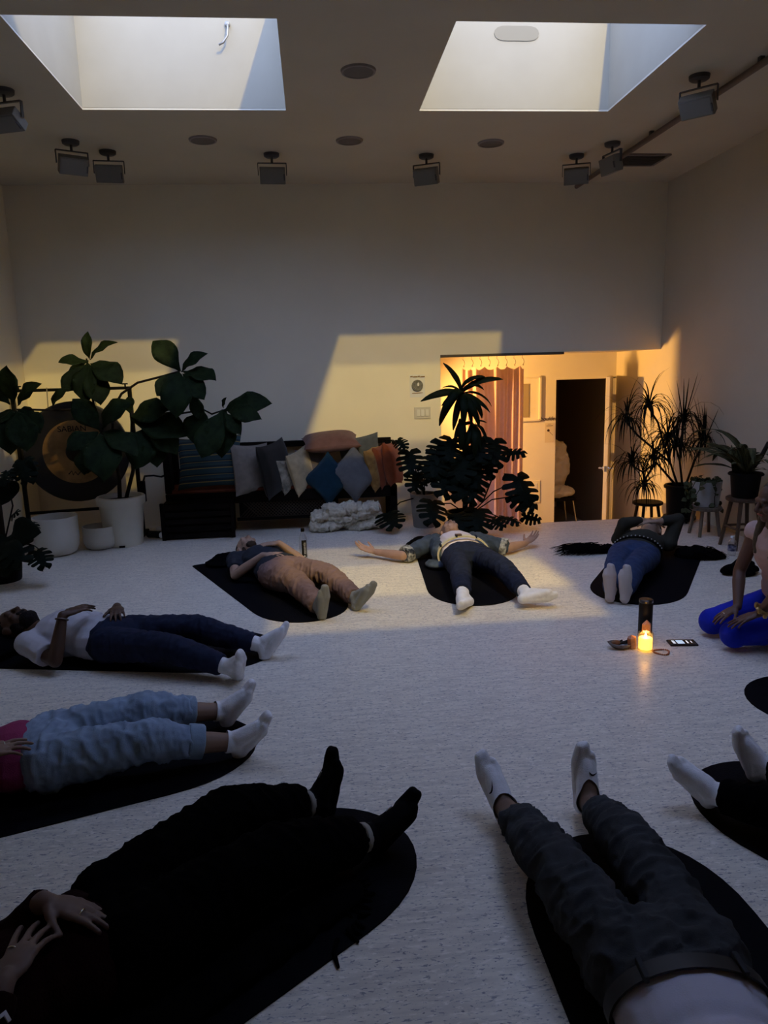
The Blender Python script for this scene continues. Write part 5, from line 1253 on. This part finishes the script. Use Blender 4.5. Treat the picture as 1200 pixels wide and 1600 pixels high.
for i, (lb, m_, c, w, h, t, spin, lean, turn) in enumerate(CUSH):
    f_ = (c[1]+(.13 if c[1] < 7.06 else .08))/c[1]; c = (c[0]*f_, c[1]*f_, 1.52+(c[2]-1.52)*f_); w, h, t = w*f_, h*f_, t*f_
    me = pillow_mb(w, h, t, i).mesh('cushion', True); me.materials.append(m_)
    o = bpy.data.objects.new('cushion', me); C.objects.link(o)
    o.matrix_world = Matrix.Translation(c) @ Matrix.Rotation(math.radians(turn), 4, 'Z') @ Matrix.Rotation(math.radians(90-lean), 4, 'X') @ Matrix.Rotation(math.radians(spin), 4, 'Z')
    tag(o, lb, 'cushion', 'cushions along the bench')
# rolled sheepskin on the floor
m_ = MB()
for z_, w_, x_ in ((.055, .34, .0), (.13, .33, .01), (.20, .25, .06)):
    for t in np.linspace(-1, 1, 9):
        m_.ell((.265+x_+t*w_*.82, 6.99+.02*math.sin(t*4+z_*30), z_+.016*math.sin(t*5+z_*40)), .075, .13, .050)
me = remesh(m_, .010, 2, .5); wrinkle(me, .026, 22, seed=6, fine=.8); wrinkle(me, .010, 70, seed=9)
shift(me, (.27, 6.99, .0)); co, _ = mesh_np(me); co[:, 2] = np.maximum(co[:, 2], .001); set_np(me, co)
o = bpy.data.objects.new('sheepskin', me); C.objects.link(o); o.location = (.27, 6.99, 0); ROOT[o.name] = V(o.location); me.materials.append(mat('cream_sheepskin', (0.60, 0.53, 0.40), .95, .1, var=.12, vscale=25, bump=.7, bscale=120, sheen=.4))
tag(o, 'folded cream sheepskin stacked on the floor under the bench', 'sheepskin')

# ------------------------------------------------------------------ gong on its stand, singing bowls
gc = V((-2.227, 7.100, 0.839)); gn = V((.16, -1, .0)).normalized(); gs = V((-gn.y, gn.x, 0)); gs = gs if gs.x > 0 else -gs
GR = Matrix((gs, V((0, 0, 1)), gn)).transposed()
gr = .47
go = thing('gong', 'large bronze gong with black rim hanging in a black frame', 'gong', gc)
build('rim', MB().lathe([(gr*.60, .004), (gr*.97, .012), (gr, .0), (gr, -.07), (gr*.985, -.07), (gr*.98, -.004), (gr*.6, -.006)], 48, gc, GR), mat('blackened_bronze', (0.010, .009, .008), .5, .4, var=.3, vscale=10), go, smooth='auto')
build('playing_face', MB().lathe([(0, .008), (gr*.22, .010), (gr*.63, .006)], 48, gc, GR), mat('brushed_bronze', (0.34, .19, .065), .42, .5, metal=.55, var=.3, vscale=7), go, smooth=True)
build('boss', MB().lathe([(0, .022), (gr*.12, .020), (gr*.20, .012), (gr*.215, .006)], 32, gc, GR), mat('blackened_bronze', (0.010, .009, .008)), go, smooth=True)
Mt = Matrix.Translation(gc+V((-.02, 0, .215))+gn*.012) @ Matrix((gs, V((0, 0, 1)), gn)).transposed().to_4x4()
text('lettering', 'SABIAN', .075, mat('black_print', (0.01, .01, .012)), Mt, kid(go, 'playing_face'))
m_ = MB(); pts = [(-.09, 0), (-.06, .03), (-.05, -.01), (-.03, .02), (-.01, -.01), (.02, .02), (.04, -.008), (.09, .006)]
m_.tube([gc+gs*(x+.0)+V((0, 0, z-.205))+gn*.012 for x, z in pts], .005, 5); build('signature', m_, mat('black_print', (0.01, .01, .012)), kid(go, 'playing_face'))
for s_ in (-1, 1):
    build('hanging_cord', MB().tube([gc+gs*s_*gr*.45+V((0, 0, gr*.80))-gn*.03, gc+gs*s_*gr*.42+V((0, 0, .60))], .005, 6), mat('pale_cord', (.30, .26, .18), .9, .1), go)
gst = thing('gong_stand', 'black square-tube stand frame around the gong', 'stand', (gc.x, gc.y, 0))
tl, tr = V((-2.751, 7.100, 1.418)), V((-1.700, 7.100, 1.415)); tl.y = gc.y+.02; tr.y = gc.y+.02
ml, mr = V((tl.x+.01, tl.y, 0.02)), V((tr.x+.01, tr.y, .02))
build('top_bar', MB().bar(tl-V((.012, 0, 0)), tr+V((.02, 0, 0)), .028), BLACKMETAL, gst, bevel=.003)
build('upright', MB().bar(tl, ml, .034, up=(0, 1, 0)), BLACKMETAL, gst, bevel=.003); build('upright', MB().bar(tr, mr, .034, up=(0, 1, 0)), BLACKMETAL, gst, bevel=.003)
build('lower_bar', MB().bar(V((ml.x, ml.y, .27)), V((mr.x, mr.y, .30)), .026), BLACKMETAL, gst, bevel=.003)
for p in (ml, mr): build('foot', MB().bar(p+V((0, -.16, 0)), p+V((0, .16, 0)), .036), BLACKMETAL, gst, bevel=.003)
for q in (tr-V((.035, 0, 0)), tl+V((.06, 0, 0))): build('wing_nut', MB().cyl(q+V((0, 0, .012)), q+V((0, 0, .032)), .008, n=10).box(q+V((0, 0, .038)), (.05, .008, .012)), BLACKMETAL, gst)
build('foot_clamp', MB().box(mr+V((.03, -.03, .42)), (.06, .05, .20)), BLACKMETAL, gst, bevel=.006)
def bowl(label, c, r, h, m):
    p = [(0, 0), (r*.62, 0), (r*.84, h*.07), (r*.96, h*.22), (r, h*.42), (r, h), (r-.010, h), (r-.012, h*.42), (r*.82, h*.14), (0, h*.06)]
    o = build('singing_bowl', MB().lathe(p, 48, c), m, origin=c, smooth='auto', angle=50)
    return tag(o, label, 'singing bowl', 'white crystal singing bowls')
BOWL = mat('frosted_quartz', (0.60, .55, .45), .65, .3, var=.03, vscale=4)
bowl('larger white crystal singing bowl on the floor before the gong', V((-2.291, 6.469, 0.000))+V((0, .05, .001)), .185, .34, BOWL)
bowl('smaller white crystal singing bowl left of the white pot', V((-1.974, 6.662, 0.000))+V((0, .03, .001)), .148, .205, BOWL)
# clutter between pot and chest
cl = thing('roller', 'small black roller with round white ends beside the dark chest', 'roller', (-1.53, 6.98, 0))
build('roller_bar', MB().cap((-1.60, 6.97, .045), (-1.50, 6.93, .045), .035), BLACKMETAL, cl, smooth=True)
for q, r_ in (((-1.50, 6.97, .080), .042), ((-1.47, 6.90, .045), .032)): build('white_end', MB().ell(q, r_, n=14, m=9), WHITEPLASTIC, cl, smooth=True)
build('power_cable', MB().tube([mr+V((.03, -.02, .47)), (-1.674, 7.300, 0.558), (-1.599, 7.350, 0.554), (-1.537, 7.400, 0.531), (-1.40, 7.5, .58)], .010, 6), BLACKMETAL, gst, smooth=True)

# ------------------------------------------------------------------ altar around the candle
X0 = (1.712, 3.571, 0.000)
cn = thing('candle_jar', 'lit candle glowing in a clear glass jar on the floor', 'candle', X0)
x, y = X0[0], X0[1]
build('glass_jar', MB().lathe([(0, .002), (.038, .002), (.040, .006), (.040, .098), (.0385, .100), (.037, .098), (.037, .012), (0, .010)], 32, (x, y, 0)), glass_mat('jar_glass', (1.0, .93, .78), .10, .08), cn, smooth='auto')
WAX = mat('glowing_wax', (0.85, .72, .42), .5, .3, emit=(1.0, .62, .15), estr=2.4)
build('wax', MB().lathe([(0, .013), (.036, .013), (.0362, .070), (.030, .074), (0, .072)], 28, (x, y, 0)), WAX, cn, smooth='auto')
build('wick', MB().cyl((x, y, .071), (x, y, .079), .0012, n=6), BLACKMETAL, cn)
build('flame', MB().lathe([(0, .074), (.004, .077), (.006, .083), (.004, .090), (.0015, .097), (0, .100)], 14, (x, y, 0)), mat('candle_flame', (1, .6, .2), .5, .1, emit=(1.0, .66, .22), estr=45), cn, smooth=True)
d = bpy.data.lights.new('candle_glow', 'POINT'); d.energy = 0.55; d.color = (1.0, .50, .12); d.shadow_soft_size = .018
o = bpy.data.objects.new('candle_glow', d); C.objects.link(o); o.parent = cn; o.location = (0, 0, .088)
T0 = (1.801, 3.739, 0.000); x, y = T0[0], T0[1]+.03
tu = thing('black_tumbler', 'tall black insulated tumbler standing behind the candle', 'tumbler', (x, y, 0))
build('tumbler_body', MB().lathe([(0, 0), (.036, 0), (.038, .004), (.038, .196), (.036, .20), (0, .20)], 32, (x, y, 0)), mat('black_powder_coat', (0.004, .004, .005), .55, .25), tu, smooth='auto')
build('lid', MB().lathe([(.036, .20), (.038, .203), (.038, .215), (.034, .219), (0, .219)], 32, (x, y, 0)), mat('black_lid', (0.010, .010, .014), .3, .5), tu, smooth='auto')
build('lid_glint', MB().lathe([(.008, .219), (.008, .223), (0, .224)], 14, (x+.006, y-.015, 0)), mat('silver_glint', (.85, .85, .88), .15, .6, metal=1.0), tu, smooth='auto')  # bright disc added for the light reflecting on the tumbler
def crystal(label, c, r, h, tilt, col, squash=.75):
    mb = MB(); n = 6; R = Matrix.Rotation(tilt[0], 3, 'X') @ Matrix.Rotation(tilt[1], 3, 'Y')
    mb.lathe([(r*.85, 0), (r, h*.12), (r*.95, h*.82), (.0005, h)], n, (0, 0, 0), None, True)
    mb.v = [tuple(R @ V((v[0], v[1]*squash, v[2]))+V(c)) for v in mb.v]
    zmin = min(v[2] for v in mb.v); mb.v = [(a, b, e-zmin) for a, b, e in mb.v]
    o = build('crystal_point', mb, mat('rose_quartz', col, .25, .5, var=.25, vscale=30, trans=.35), origin=(c[0], c[1], 0)); return tag(o, label, 'crystal')
crystal('tall pointed rose crystal between tumbler and candle jar', (1.769, 3.685, 0.000), .027, .128, (0, 0), (.55, .30, .18))
crystal('small faceted rose crystal just left of the candle jar', (1.658, 3.608, 0.000), .026, .078, (.1, -.15), (.55, .28, .16))
S0 = V((1.591, 3.620, 0.000))
shl = thing('shell_bowl', 'half shell holding burnt herb sticks left of the candle', 'shell', S0)
mb = MB(); vs = []; n1, n2 = 20, 7
for j in range(n2+1):
    t = j/n2
    for i in range(n1):
        a = 2*PI*i/n1; rx, ry = .062*t**.7, .040*t**.7
        vs.append((S0.x+rx*math.cos(a)*(1+.06*math.sin(a*5)*t), S0.y+ry*math.sin(a), .002+.030*t**2.2+.008*math.cos(a)*-t))
mb.add(vs, [(j*n1+i, j*n1+(i+1) % n1, (j+1)*n1+(i+1) % n1, (j+1)*n1+i) for j in range(n2) for i in range(n1)])
o = build('shell', mb, mat('abalone_shell', (.16, .14, .13), .25, .6, var=.4, vscale=40), shl, smooth=True); md = o.modifiers.new('wall', 'SOLIDIFY'); md.thickness = .004; md.offset = 1
for k, (a_, b_) in enumerate((((-.03, -.01, .020), (.05, .012, .038)), ((-.02, .012, .020), (.055, -.006, .034)), ((-.04, .0, .022), (.02, .02, .036)))):
    build('herb_stick', MB().cap(S0+V(a_), S0+V(b_), .006, .005, n=8), mat('charred_wood', (.035, .025, .02), .9, .1), shl, smooth=True)
build('herb_bundle', MB().ell(S0+V((-.022, 0, .034)), .026, .016, .014, n=10, m=7), mat('dried_herb', (.28, .14, .07), .95, .1, bump=.6), shl, smooth=True)
PH = V((1.948, 3.626, 0.000))
ph = thing('mobile_phone', 'black mobile phone with lit screen lying right of the candle', 'phone', PH)
Rp = Matrix.Rotation(math.radians(-8), 3, 'Z')
build('phone_body', MB().box(PH+V((0, 0, .0055)), (.150, .078, .010), Rp), mat('black_gloss', (0.008, .008, .010)), ph, bevel=.004)
SCREEN = mat('lit_screen', (.02, .02, .025), .2, .5)
build('screen', MB().box(PH+V((0, 0, .0108)), (.140, .070, .0008), Rp), SCREEN, ph)
for (ox, w_, h_, c_) in ((-.012, .038, .050, (.42, .52, .62)), (-.047, .014, .046, (.55, .58, .60)), (.026, .007, .040, (.80, .80, .75)), (.048, .005, .030, (.55, .55, .55))):
    build('screen_image', MB().box(PH+Rp @ V((ox, 0, .0114)), (w_, h_, .0006), Rp), mat('screen_glow_%d' % int(c_[2]*100), c_, .4, .2, emit=c_, estr=.9), ph)
MB0 = V((1.782, 3.523, 0.000))
ml_ = thing('bead_bracelet', 'loop of rose beads on the floor right of the candle', 'bracelet', MB0)
rr = random.Random(5)
for k in range(26):
    a = 2*PI*k/26; f = 1+.10*math.sin(a*3); build('bead', MB().ell(MB0+V((.040*f*math.cos(a), .036*f*math.sin(a), .0052)), .005, n=8, m=6), mat('rose_bead', (.40, .16, .09), .35, .5), ml_, smooth=True)

# ------------------------------------------------------------------ bottles and clothes on the floor
B0 = V((-0.134, 5.852, 0.000))
bt = thing('water_bottle', 'clear water bottle with black cap and label beside the grey-shirted person', 'bottle', B0)
CLEAR = glass_mat('clear_plastic', (.93, .95, .97), .16, .08)
build('bottle_body', MB().lathe([(0, .001), (.030, .001), (.034, .008), (.034, .165), (.030, .195), (.018, .228), (.014, .238), (.014, .252)], 28, B0), CLEAR, bt, smooth='auto')
build('water', MB().lathe([(0, .006), (.030, .008), (.031, .045), (0, .045)], 24, B0), glass_mat('water_tint', (.86, .88, .92), .08, .02), bt, smooth='auto')
build('cap', MB().lathe([(0, .272), (.014, .272), (.0155, .268), (.0155, .245), (.013, .245)], 20, B0), BLACKMETAL, bt, smooth='auto')
mb = MB(); vs = []
for k in range(15):
    a = -PI/2-.62+1.24*k/14+.25
    for z_ in (.035, .178): vs.append(B0+V((.0347*math.cos(a), .0347*math.sin(a), z_)))
mb.add(vs, [(2*k, 2*k+2, 2*k+3, 2*k+1) for k in range(14)])
lb_ = build('label', mb, mat('black_label', (.008, .008, .009), .4, .4), bt); lb_['label'] = 'black label with white vertical lettering'
Mt = Matrix.Translation(B0+V((.0105, -.0352, .112))) @ Matrix(((0, -1, 0, 0), (0, 0, -1, 0), (1, 0, 0, 0), (0, 0, 0, 1))) @ Matrix.Rotation(0, 4, 'Z')
text('lettering', 'essentia', .030, mat('white_print', (0.7, 0.7, 0.7)), Mt, lb_, ext=.0006)
build('label_emblem', MB().prism([(-.008, -.006), (.008, -.006), (0, .008)], -.0006, .0006, B0+V((.0095, -.0352, .048)), Matrix(((1, 0, 0), (0, 0, -1), (0, 1, 0)))), mat('white_print', (0.7, 0.7, 0.7)), lb_)
W0 = V((3.230, 5.325, 0.000))
wb_ = thing('water_bottle', 'small clear water bottle with blue label on the floor at right', 'bottle', W0)
build('bottle_body', MB().lathe([(0, .001), (.028, .001), (.031, .006), (.031, .055), (.029, .06), (.031, .065), (.031, .10), (.026, .122), (.013, .138), (.013, .148)], 24, W0), CLEAR, wb_, smooth='auto')
build('cap', MB().lathe([(0, .160), (.014, .160), (.0145, .157), (.0145, .143), (.012, .143)], 16, W0), WHITEPLASTIC, wb_, smooth='auto')
build('label', MB().lathe([(.0316, .040), (.0316, .085)], 24, W0), mat('blue_label', (.03, .035, .10), .5, .3, col2=(.35, .35, .42), vscale=40), wb_, smooth=True)
G0 = V((2.997, 4.829, 0.000))
m_ = MB(); m_.ell(G0+V((.02, .02, .035)), .125, .10, .035); m_.ell(G0+V((-.05, .0, .03)), .09, .06, .03); m_.ell(G0+V((.06, .06, .06)), .08, .06, .03); m_.ell(G0+V((.02, -.06, .02)), .07, .04, .02)
me = wrinkle(remesh(m_, .007, 2, .5), .012, 13, seed=12); co, _ = mesh_np(me); co[:, 2] = np.maximum(co[:, 2], .001); set_np(me, co); shift(me, G0)
gb = thing('folded_jacket', 'black folded jacket on the floor behind the kneeling person', 'jacket', G0)
o = bpy.data.objects.new('jacket_cloth', me); C.objects.link(o); o.parent = gb; me.materials.append(BLACKCLOTH)
build('buckle', MB().box(G0+V((.075, .03, .092)), (.035, .012, .016)), CHROME, gb, bevel=.003)
# folded jacket beside the outspread person, pad end beside the grey-shirted one
for nm, lb, c, sz in (('folded_jacket', 'black folded jacket by the head of the person with outspread arms', (0.853, 6.056, 0.030), (.10, .13, .045)), ('folded_blanket', 'black folded blanket at the head end of the back-left mat', (-0.775, 5.827, 0.030), (.13, .11, .04))):
    c = V(c); m_ = MB()
    for k in range(3): m_.ell((c.x+.02*k-.02, c.y+.015*k, .03+.018*k), sz[0]*(1-.12*k), sz[1]*(1-.1*k), sz[2]*.62)
    me = wrinkle(remesh(m_, .007, 2, .5), .010, 14, seed=len(nm)); co, _ = mesh_np(me); co[:, 2] = np.maximum(co[:, 2], .0065); set_np(me, co); shift(me, (c.x, c.y, .0065))
    o = bpy.data.objects.new(nm, me); C.objects.link(o); o.location = (c.x, c.y, .0065); me.materials.append(BLACKCLOTH); tag(o, lb, nm.split('_')[1])
# shaggy dark throw spread under the shoulders of the person at back right
sg = thing('shaggy_throw', 'shaggy black throw spread under the shoulders of the person in olive', 'throw', (2.65, 5.55, .006))
for ps in (((2.36, 5.62, .045), (2.29, 5.64, .03), (2.22, 5.66, .016)), ((2.87, 5.35, .06), (2.95, 5.31, .07), (3.02, 5.29, .05), (3.07, 5.30, .03))):
    m_ = MB()
    for p in ps: m_.ell((p[0], p[1], p[2]*.4), .085, .09, p[2])
    part_mesh('throw_cloth', wrinkle(remesh(m_, .009, 2, .5), .016, 20, seed=4), BLACKCLOTH, sg)
rr = random.Random(9); mb = MB()
for k in range(620):
    side = k % 2
    if side: p = V((2.19+rr.uniform(-.10, .14), 5.68+rr.uniform(-.12, .12), rr.uniform(.015, .05))); a = rr.uniform(2.5, 3.8)
    else: p = V((2.99+rr.uniform(-.12, .08), 5.32+rr.uniform(-.09, .08), rr.uniform(.015, .07))); a = rr.uniform(-1.2, .9)
    L_ = rr.uniform(.08, .24 if side else .13); q = p+V((math.cos(a)*L_, math.sin(a)*L_*.6, 0)); q.z = max(.008, p.z-.04)
    mb.tube([p, p.lerp(q, .5)+V((0, 0, .012)), q], [.004, .003, .001], 3)
o = build('throw_fringe', mb, BLACKCLOTH, sg); o['kind'] = 'stuff'
